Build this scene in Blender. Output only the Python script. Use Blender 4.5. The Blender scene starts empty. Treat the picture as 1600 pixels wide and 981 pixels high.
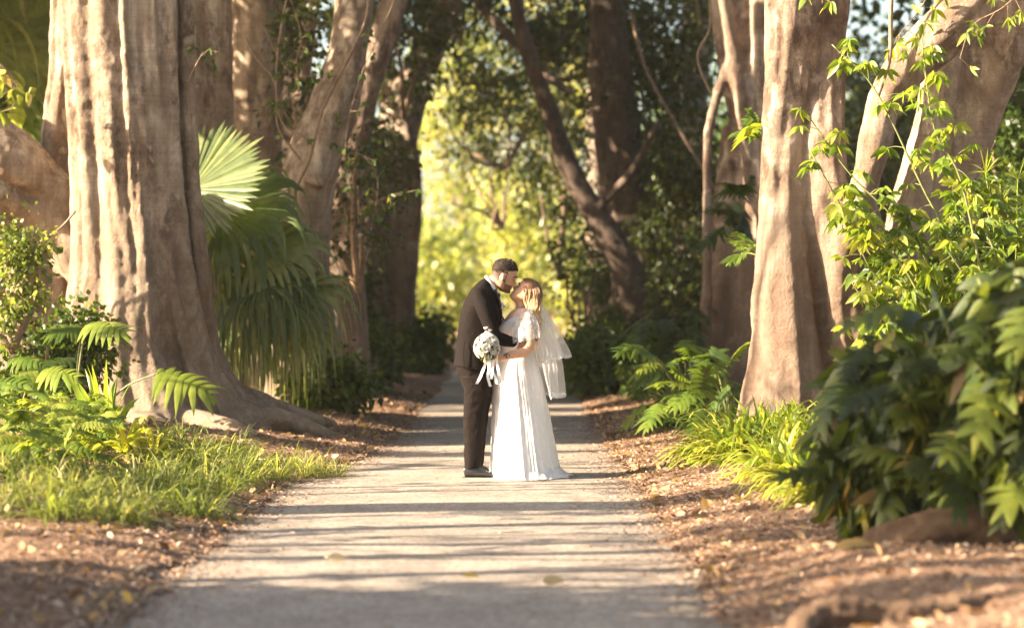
import bpy, bmesh, math, random
import numpy as np
from mathutils import Vector, Matrix, Euler, noise
R = math.radians
rng = np.random.default_rng(7)
random.seed(7)
SC = bpy.context.scene
COL = SC.collection
# ------------------------------------------------------------------ camera, sky, sun, exposure
FPX, YH, CH = 3778.0, 470.0, 1.46          # focal length in photo pixels, horizon row, eye height
cam = bpy.data.cameras.new('camera')
cam.lens = 85.0; cam.sensor_width = 36.0
cam.clip_start = 0.1; cam.clip_end = 6000
cam.shift_y = -(490.5 - YH) / 1600.0
cam.dof.use_dof = True; cam.dof.focus_distance = 20.0; cam.dof.aperture_fstop = 1.35
camo = bpy.data.objects.new('camera', cam); COL.objects.link(camo)
camo.location = (0, 0, CH); camo.rotation_euler = (R(90), 0, 0)
SC.camera = camo
SUN_EL, SUN_BACK = 24.0, -12.0               # the sun stands low on the left, a touch behind the camera's side
sd = Vector((-math.cos(R(SUN_BACK)) * math.cos(R(SUN_EL)), math.sin(R(SUN_BACK)) * math.cos(R(SUN_EL)), math.sin(R(SUN_EL))))
W = bpy.data.worlds.new('World'); SC.world = W; W.use_nodes = True
nt = W.node_tree; bg = nt.nodes['Background']
sky = nt.nodes.new('ShaderNodeTexSky'); sky.sky_type = 'NISHITA'; sky.sun_disc = False
sky.sun_elevation = R(SUN_EL); sky.sun_rotation = math.atan2(sd.x, sd.y); sky.dust_density = 3.0; sky.air_density = 1.0
nt.links.new(sky.outputs[0], bg.inputs[0]); bg.inputs[1].default_value = 0.08
sun = bpy.data.lights.new('sun', 'SUN'); sun.energy = 5.0; sun.angle = R(0.53); sun.color = (1.0, 0.85, 0.67)
suno = bpy.data.objects.new('sun', sun); COL.objects.link(suno)
suno.rotation_euler = sd.to_track_quat('Z', 'Y').to_euler(); suno.location = (-20, 20, 12)
SC.view_settings.view_transform = 'Standard'; SC.view_settings.look = 'None'
SC.view_settings.exposure = 2.52; SC.view_settings.gamma = 1.0
SC.view_settings.use_white_balance = True; SC.view_settings.white_balance_temperature = 7050
SC.render.engine = 'CYCLES'
cy = SC.cycles
cy.use_denoising = True
cy.max_bounces = 7; cy.diffuse_bounces = 3; cy.glossy_bounces = 2; cy.transmission_bounces = 4
cy.transparent_max_bounces = 10; cy.volume_bounces = 0; cy.sample_clamp_indirect = 6.0
cy.caustics_reflective = False; cy.caustics_refractive = False

def P(px, py, Y):
    return Vector(((px - 800.0) / FPX * Y, Y, CH - (py - YH) / FPX * Y))

# ------------------------------------------------------------------ mesh helpers
class MB:
    def __init__(s): s.v = []; s.f = []; s.n = 0; s.a = []
    def add(s, V, F, a=0.5):
        V = np.asarray(V, float).reshape(-1, 3); F = np.asarray(F, int)
        if len(V) == 0: return s
        s.v.append(V); s.f.append((F + s.n)); s.n += len(V)
        s.a.append(np.full(len(V), a) if np.isscalar(a) else np.asarray(a, float))
        return s
    def build(s, name, mat, parent=None, origin=None, smooth=True, attr=False):
        V = np.concatenate(s.v); loc = np.zeros(3)
        if parent is not None:
            loc = np.array(root_loc(parent))
        elif origin is not None: loc = np.array(origin, float)
        me = bpy.data.meshes.new(name)
        me.vertices.add(len(V)); me.vertices.foreach_set('co', (V - loc).astype(np.float32).ravel())
        quads = [f for f in s.f if f.shape[1] == 4]; tris = [f for f in s.f if f.shape[1] == 3]
        idx = []; starts = []; tot = 0
        for grp, k in ((quads, 4), (tris, 3)):
            if grp:
                A = np.concatenate(grp); idx.append(A.ravel()); starts.append(tot + np.arange(len(A)) * k); tot += A.size
        idx = np.concatenate(idx); starts = np.concatenate(starts)
        me.loops.add(len(idx)); me.loops.foreach_set('vertex_index', idx.astype(np.int32))
        me.polygons.add(len(starts)); me.polygons.foreach_set('loop_start', starts.astype(np.int32))
        me.update(calc_edges=True)
        if smooth: me.polygons.foreach_set('use_smooth', np.ones(len(starts), bool))
        if attr:
            at = me.attributes.new('var', 'FLOAT', 'POINT'); at.data.foreach_set('value', np.concatenate(s.a).astype(np.float32))
        me.validate()
        me.materials.append(mat)
        o = bpy.data.objects.new(name, me); COL.objects.link(o)
        if parent is not None: o.parent = parent
        else: o.location = loc
        return o
def root_loc(o):
    l = Vector(o.location)
    while o.parent is not None:
        o = o.parent; l += Vector(o.location)
    return l
def tag(o, label, cat, group=None, kind=None):
    o['label'] = label; o['category'] = cat
    if group: o['group'] = group
    if kind: o['kind'] = kind
    return o
def thing(name, label, cat, loc, group=None):
    o = bpy.data.objects.new(name, None); COL.objects.link(o); o.location = loc; o.empty_display_size = 0.2
    return tag(o, label, cat, group)
def remesh(o, vox, sm=2):
    m = o.modifiers.new('r', 'REMESH'); m.mode = 'VOXEL'; m.voxel_size = vox; m.use_smooth_shade = True
    if sm:
        k = o.modifiers.new('s', 'SMOOTH'); k.iterations = sm; k.factor = 0.5
    return o
def displace(o, scale, strength, kind='CLOUDS'):
    t = bpy.data.textures.new('wrinkle', kind); t.noise_scale = scale
    if kind == 'CLOUDS': t.noise_depth = 2
    d = o.modifiers.new('d', 'DISPLACE'); d.texture = t; d.strength = strength; d.mid_level = 0.5; d.texture_coords = 'LOCAL'
    return o

def spline(pts, n):
    """Catmull-Rom through rows of pts (any width), n samples per span."""
    A = np.asarray(pts, float)
    if len(A) < 3:
        t = np.linspace(0, 1, n * (len(A) - 1) + 1)[:, None]; return A[0] * (1 - t) + A[-1] * t
    E = np.vstack([2 * A[0] - A[1], A, 2 * A[-1] - A[-2]]); out = []
    for i in range(1, len(E) - 2):
        p0, p1, p2, p3 = E[i - 1:i + 3]
        for t in np.linspace(0, 1, n, endpoint=False):
            out.append(0.5 * (2 * p1 + (p2 - p0) * t + (2 * p0 - 5 * p1 + 4 * p2 - p3) * t * t + (3 * p1 - p0 - 3 * p2 + p3) * t ** 3))
    out.append(E[-2]); return np.array(out)

def tube(mb, pts, rad, n=12, flute=0.0, fk=1.6, fs=0.35, seed=0.0, ell=1.0, a=0.5, capr=True):
    """Tube along pts (k,3) with radii rad (k). flute = depth of lengthwise folds."""
    C = np.asarray(pts, float); r = np.asarray(rad, float) * np.ones(len(C)); k = len(C)
    T = np.gradient(C, axis=0); T /= np.linalg.norm(T, axis=1)[:, None] + 1e-9
    ref = np.array([0, 1.0, 0]) if abs(T[0] @ np.array([0, 1.0, 0])) < 0.8 else np.array([1.0, 0, 0])
    u = ref - T[0] * (ref @ T[0]); u /= np.linalg.norm(u)
    th = np.linspace(0, 2 * np.pi, n, endpoint=False); V = []
    s = 0.0
    for i in range(k):
        if i:
            s += np.linalg.norm(C[i] - C[i - 1])
        u = u - T[i] * (u @ T[i]); u /= np.linalg.norm(u) + 1e-9
        w = np.cross(T[i], u)
        m = np.ones(n)
        if flute:
            for j in range(n):
                nn_ = noise.noise((math.cos(th[j]) * fk + seed, math.sin(th[j]) * fk + seed * 2.3, s * fs + seed))
                m[j] += flute * (1.5 * min(1.0, abs(nn_) / .3) ** .6 - 1.1) if flute > .13 else flute * 1.6 * nn_
                m[j] += flute * 0.5 * noise.noise((math.cos(th[j]) * fk * 2.6 + seed, math.sin(th[j]) * fk * 2.6, s * fs * 2 + seed))
        V.append(C[i] + (np.cos(th) * r[i] * m * ell)[:, None] * u + (np.sin(th) * r[i] * m)[:, None] * w)
    V = np.concatenate(V)
    i, j = np.meshgrid(np.arange(k - 1), np.arange(n), indexing='ij'); j2 = (j + 1) % n
    F = np.stack([i * n + j, i * n + j2, (i + 1) * n + j2, (i + 1) * n + j], -1).reshape(-1, 4)
    V = np.vstack([V, C[0], C[-1]]); base = k * n
    jj = np.arange(n); j2 = (jj + 1) % n
    mb.add(V, F, a)
    mb.f.append(np.stack([jj * 0 + base, j2, jj], -1) + mb.n - len(V))
    mb.f.append(np.stack([jj * 0 + base + 1, (k - 1) * n + jj, (k - 1) * n + j2], -1) + mb.n - len(V))
    return mb
def ball(mb, c, r, nu=16, nv=10, rot=None, a=0.5):
    r = np.asarray(r, float) * np.ones(3)
    V = []
    for i in range(nv + 1):
        p = math.pi * i / nv
        for j in range(nu):
            t = 2 * math.pi * j / nu
            V.append((math.sin(p) * math.cos(t) * r[0], math.sin(p) * math.sin(t) * r[1], math.cos(p) * r[2]))
    V = np.array(V)
    if rot is not None: V = V @ np.array(rot).T
    V = V + np.asarray(c, float)
    i, j = np.meshgrid(np.arange(nv), np.arange(nu), indexing='ij'); j2 = (j + 1) % nu
    F = np.stack([i * nu + j, (i + 1) * nu + j, (i + 1) * nu + j2, i * nu + j2], -1).reshape(-1, 4)
    return mb.add(V, F, a)
def limb(mb, pts, n=14, sub=6):
    """rounded tapered limb; pts rows (x,y,z,r)"""
    S = spline(pts, sub); S[:, 3] = np.maximum(S[:, 3], 0.002)
    tube(mb, S[:, :3], S[:, 3], n)
    ball(mb, S[0, :3], S[0, 3] * .99, n, 8); ball(mb, S[-1, :3], S[-1, 3] * .99, n, 8)
def strips(mb, C, Wd, side, a, fold=0.0):
    """many strips at once: C (N,k,3) centre lines, Wd (N,k) half widths, side (N,k,3) unit side vectors."""
    N, k, _ = C.shape
    nrm = np.cross(np.gradient(C, axis=1), side); nrm /= np.linalg.norm(nrm, axis=2)[..., None] + 1e-9
    L = C - side * Wd[..., None] + nrm * (Wd * fold)[..., None]; Rr = C + side * Wd[..., None] + nrm * (Wd * fold)[..., None]
    if fold:
        V = np.stack([L, C, Rr], 2).reshape(N, k * 3, 3); m = 3
    else:
        V = np.stack([L, Rr], 2).reshape(N, k * 2, 3); m = 2
    i, j = np.meshgrid(np.arange(k - 1), np.arange(m - 1), indexing='ij')
    f = np.stack([i * m + j, i * m + j + 1, (i + 1) * m + j + 1, (i + 1) * m + j], -1).reshape(-1, 4)
    F = (f[None] + (np.arange(N) * k * m)[:, None, None]).reshape(-1, 4)
    mb.add(V.reshape(-1, 3), F, np.repeat(np.asarray(a) * np.ones(N), k * m))
def unit(v): return v / (np.linalg.norm(v, axis=-1, keepdims=True) + 1e-9)

OVAL = (np.array([0, .18, .45, .75, 1.0]), np.array([.02, .8, 1.0, .62, .02]))
def leaves(mb, pos, dirs, length, width, a=None, curl=0.25, simple=False, fold=0.25):
    """oval leaves growing from pos along dirs, drooping a little; vectorised."""
    N = len(pos); d = unit(dirs); L = length * np.ones(N)
    rnd = unit(rng.normal(size=(N, 3)) * np.array([1, 1, .8])); side = unit(np.cross(d, rnd))
    if a is None: a = rng.random(N)
    if simple:
        t = np.array([0, .5, 1.0]); w = np.array([.05, 1, .05])
    else: t, w = OVAL
    C = pos[:, None] + d[:, None] * (t[None, :, None] * L[:, None, None])
    C[:, :, 2] -= (t[None] ** 2) * L[:, None] * curl
    strips(mb, C, (w[None] * (width * L)[:, None]), np.repeat(side[:, None], len(t), 1), a, fold)

# ------------------------------------------------------------------ materials
def newmat(name):
    m = bpy.data.materials.new(name); m.use_nodes = True; n = m.node_tree; n.nodes.clear()
    out = n.nodes.new('ShaderNodeOutputMaterial'); return m, n, out
def N(n, t, **kw):
    x = n.nodes.new(t)
    for k, v in kw.items():
        if k in x.inputs: x.inputs[k].default_value = v
        else: setattr(x, k, v)
    return x
def rampn(n, stops):
    r = n.nodes.new('ShaderNodeValToRGB'); e = r.color_ramp.elements
    while len(e) < len(stops): e.new(0.5)
    for q, (p, c) in zip(e, stops): q.position = p; q.color = (*c, 1) if len(c) == 3 else c
    return r
def coords(n, scale=(1, 1, 1)):
    tc = n.nodes.new('ShaderNodeTexCoord'); mp = n.nodes.new('ShaderNodeMapping'); mp.inputs['Scale'].default_value = scale
    n.links.new(tc.outputs['Object'], mp.inputs[0]); return mp.outputs[0]
def mixc(n, f, a, b, mode='MIX'):
    x = n.nodes.new('ShaderNodeMix'); x.data_type = 'RGBA'; x.blend_type = mode
    for v, s in ((f, 0), (a, 6), (b, 7)):
        if isinstance(v, (int, float)): x.inputs[s].default_value = v
        elif isinstance(v, tuple): x.inputs[s].default_value = (*v, 1)
        else: n.links.new(v, x.inputs[s])
    return x.outputs[2]
def bump(n, h, strength, dist=0.02, prev=None):
    b = N(n, 'ShaderNodeBump', Strength=strength, Distance=dist); n.links.new(h, b.inputs['Height'])
    if prev is not None: n.links.new(prev, b.inputs['Normal'])
    return b.outputs[0]
def noi(n, vec, scale, detail=4, rough=0.55, dist=0.0):
    x = N(n, 'ShaderNodeTexNoise', Scale=scale, Detail=detail, Roughness=rough, Distortion=dist)
    if vec is not None: n.links.new(vec, x.inputs[0])
    return x.outputs[0]
def leafmat(name, stops, transl=0.45, rough=0.42, tcol=1.0):
    m, n, out = newmat(name)
    at = N(n, 'ShaderNodeAttribute', attribute_name='var')
    r = rampn(n, stops); n.links.new(at.outputs['Fac'], r.inputs[0])
    nz = noi(n, coords(n), 9, 2)
    col = mixc(n, 0.5, r.outputs[0], rampn_link(n, nz, [(0.3, (.55, .55, .5)), (.7, (1.35, 1.3, 1.1))]), 'MULTIPLY')
    p = N(n, 'ShaderNodeBsdfPrincipled', Roughness=rough); p.inputs['Specular IOR Level'].default_value = 0.45
    n.links.new(col, p.inputs['Base Color'])
    t = n.nodes.new('ShaderNodeBsdfTranslucent')
    tc = mixc(n, 1.0, col, (1.75 * tcol, 1.65 * tcol, .72 * tcol), 'MULTIPLY'); n.links.new(tc, t.inputs[0])
    mx = N(n, 'ShaderNodeMixShader'); mx.inputs[0].default_value = transl
    n.links.new(p.outputs[0], mx.inputs[1]); n.links.new(t.outputs[0], mx.inputs[2]); n.links.new(mx.outputs[0], out.inputs[0])
    return m
def rampn_link(n, src, stops):
    r = rampn(n, stops); n.links.new(src, r.inputs[0]); return r.outputs[0]
def plain(name, col, rough=0.6, spec=0.4, bscale=None, bstr=0.2, vary=0.0, sheen=0.0, bdist=0.005, vscale=12, sub=0.0):
    m, n, out = newmat(name)
    p = N(n, 'ShaderNodeBsdfPrincipled', Roughness=rough); p.inputs['Specular IOR Level'].default_value = spec
    p.inputs['Base Color'].default_value = (*col, 1)
    if sheen: p.inputs['Sheen Weight'].default_value = sheen
    if sub:
        p.inputs['Subsurface Weight'].default_value = sub; p.inputs['Subsurface Radius'].default_value = (.02, .008, .004); p.inputs['Subsurface Scale'].default_value = 0.6
    if vary:
        nz = noi(n, coords(n), vscale, 4)
        c = rampn_link(n, nz, [(.3, tuple(x * (1 - vary) for x in col)), (.7, tuple(min(1, x * (1 + vary)) for x in col))])
        n.links.new(c, p.inputs['Base Color'])
    if bscale:
        n.links.new(bump(n, noi(n, coords(n), bscale, 3), bstr, bdist), p.inputs['Normal'])
    n.links.new(p.outputs[0], out.inputs[0]); return m
def barkmat(name, light, mid, dark, ring=1.0, blotch=0.5):
    m, n, out = newmat(name)
    p = N(n, 'ShaderNodeBsdfPrincipled', Roughness=0.72); p.inputs['Specular IOR Level'].default_value = 0.25
    big = noi(n, coords(n, (1, 1, .55)), 2.1, 5, .6, .6)
    c0 = rampn_link(n, big, [(.40, mid), (.56, light)])
    strk = noi(n, coords(n, (6, 6, .6)), 1.8, 7, .66)                     # lengthwise streaks
    c1 = mixc(n, rampn_link(n, strk, [(.46, (0, 0, 0)), (.62, (.75, .75, .75))]), c0, mid)
    bl = noi(n, coords(n, (1, 1, .6)), 8, 10, .78, .35)                 # scabs and stains
    msk = rampn_link(n, noi(n, coords(n, (1, 1, .45)), 1.3, 4, .6, .4), [(.42, (.15, .15, .15)), (.54, (1, 1, 1))])
    c2 = mixc(n, mixc(n, 1.0, rampn_link(n, bl, [(.54 - .12 * blotch, (0, 0, 0)), (.68 - .1 * blotch, (.8, .8, .8))]), msk, 'MULTIPLY'), c1, dark)
    pal = noi(n, coords(n, (1, 1, .8)), 3.3, 6, .6, .7)                  # pale lichen patches
    c2b = mixc(n, rampn_link(n, pal, [(.60, (0, 0, 0)), (.68, (.45, .45, .45))]), c2, tuple(min(.75, x * 1.5) for x in light))
    rg = noi(n, coords(n, (.9, .9, 26)), 1.3, 4, .6, .25)                # fine level growth rings
    lt = noi(n, coords(n, (1, 1, 4.5)), 22, 3, .6, .3)                   # short level scars
    c2b = mixc(n, rampn_link(n, lt, [(.64, (0, 0, 0)), (.70, (.7, .7, .7))]), c2b, dark)
    c3 = mixc(n, 0.3 * ring, c2b, rampn_link(n, rg, [(.35, (.55, .5, .46)), (.6, (1.15, 1.12, 1.1))]), 'MULTIPLY')
    # damp, redder bark towards the root flare, with a ragged upper edge
    tc = n.nodes.new('ShaderNodeTexCoord'); sx = n.nodes.new('ShaderNodeSeparateXYZ'); n.links.new(tc.outputs['Object'], sx.inputs[0])
    ad = N(n, 'ShaderNodeMath', operation='MULTIPLY_ADD'); n.links.new(big, ad.inputs[0]); ad.inputs[1].default_value = -3.5; n.links.new(sx.outputs[2], ad.inputs[2])
    f = rampn_link(n, ad.outputs[0], [(0, (.6, .6, .6)), (.6, (0, 0, 0))])
    c4 = mixc(n, f, c3, tuple(a * .5 + b * .5 for a, b in zip(mid, dark)))
    n.links.new(c4, p.inputs['Base Color'])
    b1 = bump(n, rg, .45 * ring, .02); b2 = bump(n, bl, .9, .05, b1); b3 = bump(n, noi(n, coords(n, (1, 1, .7)), 30, 8, .7), .6, .02, b2)
    n.links.new(b3, p.inputs['Normal']); n.links.new(p.outputs[0], out.inputs[0]); return m

BARK_PALE = barkmat('pale_fig_bark', (.56, .455, .34), (.31, .225, .155), (.10, .06, .04), .8, 1.0)
BARK_WARM = barkmat('warm_fig_bark', (.52, .41, .32), (.23, .155, .11), (.075, .045, .032), .7, 1.3)
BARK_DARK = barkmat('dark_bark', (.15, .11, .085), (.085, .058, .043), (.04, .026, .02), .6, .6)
ROOT = barkmat('root_bark', (.30, .20, .13), (.19, .115, .07), (.09, .055, .035), .6, .7)
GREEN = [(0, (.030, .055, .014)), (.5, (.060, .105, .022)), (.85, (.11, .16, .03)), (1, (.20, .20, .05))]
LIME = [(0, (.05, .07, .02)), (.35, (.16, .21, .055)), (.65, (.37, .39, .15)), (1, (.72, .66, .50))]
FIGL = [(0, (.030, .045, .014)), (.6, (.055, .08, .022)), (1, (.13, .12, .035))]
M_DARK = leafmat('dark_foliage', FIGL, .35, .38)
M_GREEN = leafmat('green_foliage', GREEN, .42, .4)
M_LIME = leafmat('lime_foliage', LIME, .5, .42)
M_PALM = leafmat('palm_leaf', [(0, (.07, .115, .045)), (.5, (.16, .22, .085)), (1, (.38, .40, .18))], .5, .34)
M_GRASS = leafmat('grass_blade', [(0, (.05, .09, .018)), (.5, (.17, .215, .065)), (.85, (.36, .37, .17)), (1, (.52, .46, .26))], .5, .38)
M_STRAP = leafmat('strap_leaf', [(0, (.07, .13, .03)), (.4, (.22, .30, .04)), (1, (.55, .52, .13))], .5, .38)
M_STEM = plain('green_stem', (.16, .17, .06), .5, vary=.3)
M_TWIG = plain('twig_bark', (.24, .165, .11), .75, vary=.35, bscale=60)

# ------------------------------------------------------------------ ground
def xl(y):
    return np.interp(y, [0, 18, 20, 21.5, 23, 27, 45, 70], [-1.78, -1.82, -1.80, -1.50, -1.36, -1.28, -1.2, -1.0])
def xr(y):
    return np.interp(y, [0, 12, 20, 45, 70], [1.0, 1.0, .98, 1.05, 1.1])
def gh(x, y):
    """height of the mulch banks"""
    x = np.asarray(x, float); y = np.asarray(y, float)
    dl = xl(y) - x; dr = x - xr(y); d = np.maximum(dl, dr)
    rise = np.where(dl > dr, .30, .27)
    h = rise * (1 - np.exp(-np.maximum(d, 0) / 1.7)) + .022 * np.clip(d / .12, 0, 1)
    h += np.clip(d, 0, 1) * .035 * (np.sin(x * 2.1 + y * .9) + np.sin(y * 1.7 - x * 1.3 + 2) * .7 + .5 * np.sin(y * 4.1 + x * 3.3))
    edge = .06 * np.sin(y * 2.3) + .05 * np.sin(y * 5.7 + 1) + .035 * np.sin(y * 13.7 + 2 + x)
    return np.where(d + edge > -.02, np.maximum(h, .018), -.05)
def ground():
    ys = np.concatenate([np.linspace(-30, 8, 14), np.arange(8.2, 32, .09), np.arange(32, 80, .5), [90, 110, 140, 200, 300, 500, 900, 1600, 3000]])
    xs = np.concatenate([[-3000, -1200, -500, -200, -90, -50, -30, -20], np.arange(-15, -5, .5), np.arange(-5, 5, .055), np.arange(5, 15, .5), [20, 30, 50, 90, 200, 500, 1200, 3000]])
    X, Y = np.meshgrid(xs, ys); Z = gh(X, Y)
    Z += rng.normal(size=Z.shape) * .006 * (Z > 0)
    V = np.stack([X, Y, Z], -1).reshape(-1, 3); a, b = len(ys), len(xs)
    i, j = np.meshgrid(np.arange(a - 1), np.arange(b - 1), indexing='ij')
    F = np.stack([i * b + j, i * b + j + 1, (i + 1) * b + j + 1, (i + 1) * b + j], -1).reshape(-1, 4)
    m, n, out = newmat('mulch_soil')
    p = N(n, 'ShaderNodeBsdfPrincipled', Roughness=.9); p.inputs['Specular IOR Level'].default_value = .15
    c = rampn_link(n, noi(n, coords(n), 24, 8, .7, .4), [(.33, (.11, .062, .042)), (.48, (.20, .115, .075)), (.6, (.38, .27, .19)), (.7, (.50, .40, .30))])
    c = mixc(n, .5, c, rampn_link(n, noi(n, coords(n), 1.1, 4), [(.35, (.6, .55, .5)), (.65, (1.2, 1.15, 1.1))]), 'MULTIPLY')
    n.links.new(c, p.inputs['Base Color'])
    b1 = bump(n, noi(n, coords(n), 30, 6, .7), .9, .03); n.links.new(b1, p.inputs['Normal']); n.links.new(p.outputs[0], out.inputs[0])
    o = MB().add(V, F).build('ground', m); o['kind'] = 'structure'
def path():
    ys = np.concatenate([np.arange(-10, 30, .25), np.arange(30, 72, 1.0)]); k = 14
    V = []
    for y in ys:
        for t in np.linspace(0, 1, k):
            x = (xl(y) - .25) * (1 - t) + (xr(y) + .02) * t
            V.append((x, y, .004 + .006 * math.sin(math.pi * t)))
    i, j = np.meshgrid(np.arange(len(ys) - 1), np.arange(k - 1), indexing='ij')
    F = np.stack([i * k + j, i * k + j + 1, (i + 1) * k + j + 1, (i + 1) * k + j], -1).reshape(-1, 4)
    m, n, out = newmat('worn_asphalt')
    p = N(n, 'ShaderNodeBsdfPrincipled', Roughness=.82); p.inputs['Specular IOR Level'].default_value = .3
    agg = N(n, 'ShaderNodeTexVoronoi', Scale=48.0); n.links.new(coords(n), agg.inputs[0])
    aggv = n.nodes.new('ShaderNodeRGBToBW'); n.links.new(agg.outputs['Color'], aggv.inputs[0])
    c = rampn_link(n, noi(n, coords(n), 1.3, 6, .6, .5), [(.3, (.21, .178, .15)), (.7, (.325, .28, .238))])
    c = mixc(n, .8, c, rampn_link(n, aggv.outputs[0], [(0, (.12, .12, .12)), (1, (.88, .86, .84))]), 'SOFT_LIGHT')
    st = noi(n, coords(n), 5, 7, .7, .8)
    c = mixc(n, rampn_link(n, st, [(.56, (0, 0, 0)), (.66, (.35, .35, .35))]), c, (.14, .105, .08))
    cr = N(n, 'ShaderNodeTexVoronoi', Scale=.42, feature='DISTANCE_TO_EDGE'); cw = N(n, 'ShaderNodeTexNoise', Scale=2.2, Detail=6.0, Roughness=.7); n.links.new(coords(n), cw.inputs[0])
    cv = N(n, 'ShaderNodeVectorMath', operation='MULTIPLY_ADD'); n.links.new(cw.outputs['Color'], cv.inputs[0]); cv.inputs[1].default_value = (.9, .9, 0); n.links.new(coords(n), cv.inputs[2]); n.links.new(cv.outputs[0], cr.inputs[0])
    c = mixc(n, rampn_link(n, cr.outputs['Distance'], [(0, (.6, .6, .6)), (.006, (0, 0, 0))]), c, (.10, .08, .065))
    sp = noi(n, coords(n), 140, 2, .5)
    c = mixc(n, rampn_link(n, sp, [(.66, (0, 0, 0)), (.72, (.8, .8, .8))]), c, (.55, .48, .40))
    n.links.new(c, p.inputs['Base Color'])
    b = bump(n, noi(n, coords(n), 110, 4, .7), .5, .008); b = bump(n, noi(n, coords(n), 2.5, 3), .3, .03, b)
    n.links.new(b, p.inputs['Normal']); n.links.new(p.outputs[0], out.inputs[0])
    o = MB().add(V, F).build('path', m); o['kind'] = 'structure'
ground(); path()
def onground(x, y): return float(max(gh(x, y), .006))
# ------------------------------------------------------------------ litter on the ground
def litter():
    m, n, out = newmat('wood_chip')
    at = N(n, 'ShaderNodeAttribute', attribute_name='var')
    p = N(n, 'ShaderNodeBsdfPrincipled', Roughness=.8); p.inputs['Specular IOR Level'].default_value = .2
    n.links.new(rampn_link(n, at.outputs['Fac'], [(0, (.07, .038, .024)), (.4, (.21, .125, .08)), (.75, (.42, .29, .20)), (1, (.64, .53, .40))]), p.inputs['Base Color'])
    n.links.new(p.outputs[0], out.inputs[0])
    mb = MB()
    def chips(x, y, L, w, tilt, lift=0.0):
        n_ = len(x); z = np.maximum(gh(x, y), .008) + .004 + rng.random(n_) * .012 * lift
        a = rng.random(n_) * np.pi * 2; d = np.stack([np.cos(a), np.sin(a), rng.normal(size=n_) * tilt], -1); d = unit(d)
        s = unit(np.cross(d, np.stack([rng.normal(size=n_) * tilt, rng.normal(size=n_) * tilt, np.ones(n_)], -1)))
        t = np.array([-.5, 0, .5]); C = np.stack([x, y, z], -1)[:, None] + d[:, None] * (t[None, :, None] * L[:, None, None])
        C[:, 1, 2] += L * .08
        strips(mb, C, w[:, None] * np.array([.5, 1, .5])[None], np.repeat(s[:, None], 3, 1), rng.beta(1.7, 1.7, n_))
    n_ = 120000
    y = 9.0 + 31 * rng.random(n_) ** 1.25; sd_ = rng.random(n_) < .55
    d = rng.random(n_) ** 1.3 * 4.2
    x = np.where(sd_, xr(y) + d - .02, xl(y) - d + .06)
    chips(x, y, .014 + .04 * rng.random(n_) ** 3, .003 + .006 * rng.random(n_), .35, 1)
    n_ = 17000                                                          # crumbs spilt along the path edges
    y = 9 + 22 * rng.random(n_); e = rng.exponential(.13, n_); s = rng.random(n_) < .5
    chips(np.where(s, xr(y) - e, xl(y) + e), y, .012 + .03 * rng.random(n_), .003 + .006 * rng.random(n_), .15)
    n_ = 900                                                           # crumbs over the asphalt
    chips(rng.uniform(-1.7, .95, n_), rng.uniform(9.3, 30, n_), .010 + .022 * rng.random(n_), .003 + .006 * rng.random(n_), .15)
    o = mb.build('mulch', m, attr=True); tag(o, 'brown wood chip mulch and crumbs along both sides of the path', 'mulch', kind='stuff')
    mb = MB(); n_ = 3600                                               # curled dry leaves among the chips
    y = 9.3 + 28 * rng.random(n_); s = rng.random(n_) < .5; d = rng.random(n_) ** 1.4 * 3.5
    x = np.where(s, xr(y) + d, xl(y) - d); z = np.maximum(gh(x, y), .008) + .012
    dd = np.stack([rng.normal(size=n_), rng.normal(size=n_), rng.normal(size=n_) * .25], -1)
    leaves(mb, np.stack([x, y, z], -1), dd, .03 + .06 * rng.random(n_), .28, curl=-.2)
    dry = leafmat('dry_leaf', [(0, (.16, .08, .04)), (.5, (.34, .21, .11)), (.9, (.52, .38, .24)), (1, (.5, .32, .06))], .2, .6, .6)
    o = mb.build('leaf_litter', dry, attr=True); tag(o, 'dry curled brown leaves scattered over the mulch banks', 'leaf litter', kind='stuff')
    yel = leafmat('yellow_leaf', [(0, (.62, .38, .03)), (1, (.70, .46, .06))], .3, .5, .6)
    tan = leafmat('tan_leaf', [(0, (.55, .42, .28)), (1, (.66, .55, .40))], .2, .6, .6)
    for px, py, mt, lab, L in ((738, 914, yel, 'bright yellow fallen leaf in the middle of the near path', .09), (866, 921, tan, 'curled tan leaf lying right of the yellow one on the near path', .12),
                               (528, 884, tan, 'tan fallen leaf on the left half of the near path', .11), (1078, 968, tan, 'pale tan leaf at the bottom right edge of the path', .13),
                               (187, 818, yel, 'orange yellow fallen leaf on mulch below the left grass', .12), (345, 745, tan, 'pale dry leaf on the mulch beside the left grass tip', .12),
                               (1338, 880, tan, 'long pale bark strip on the right foreground mulch', .22)):
        g = 1.46 * FPX / (py - YH); x_ = (px - 800) / FPX * g
        if abs(x_) > 1.0 or px < 300: 
            hz = onground(x_, g); g = (CH - hz) * FPX / (py - YH); x_ = (px - 800) / FPX * g
        q = MB(); z_ = max(onground(x_, g), .014) + .012
        leaves(q, np.array([[x_ - L / 2, g, z_ + .02]]), np.array([[1, .25, .05]]), L, .26, a=.5, curl=.1)
        leaves(q, np.array([[x_ - L / 2, g, z_ + .02]]), np.array([[-.5, .6, .15]]), L * .35, .1, a=.3, curl=.1)
        tag(q.build('fallen_leaf', mt, origin=(x_, g, z_), attr=True), lab, 'leaf', 'fallen leaves on and beside the path')
litter()

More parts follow.
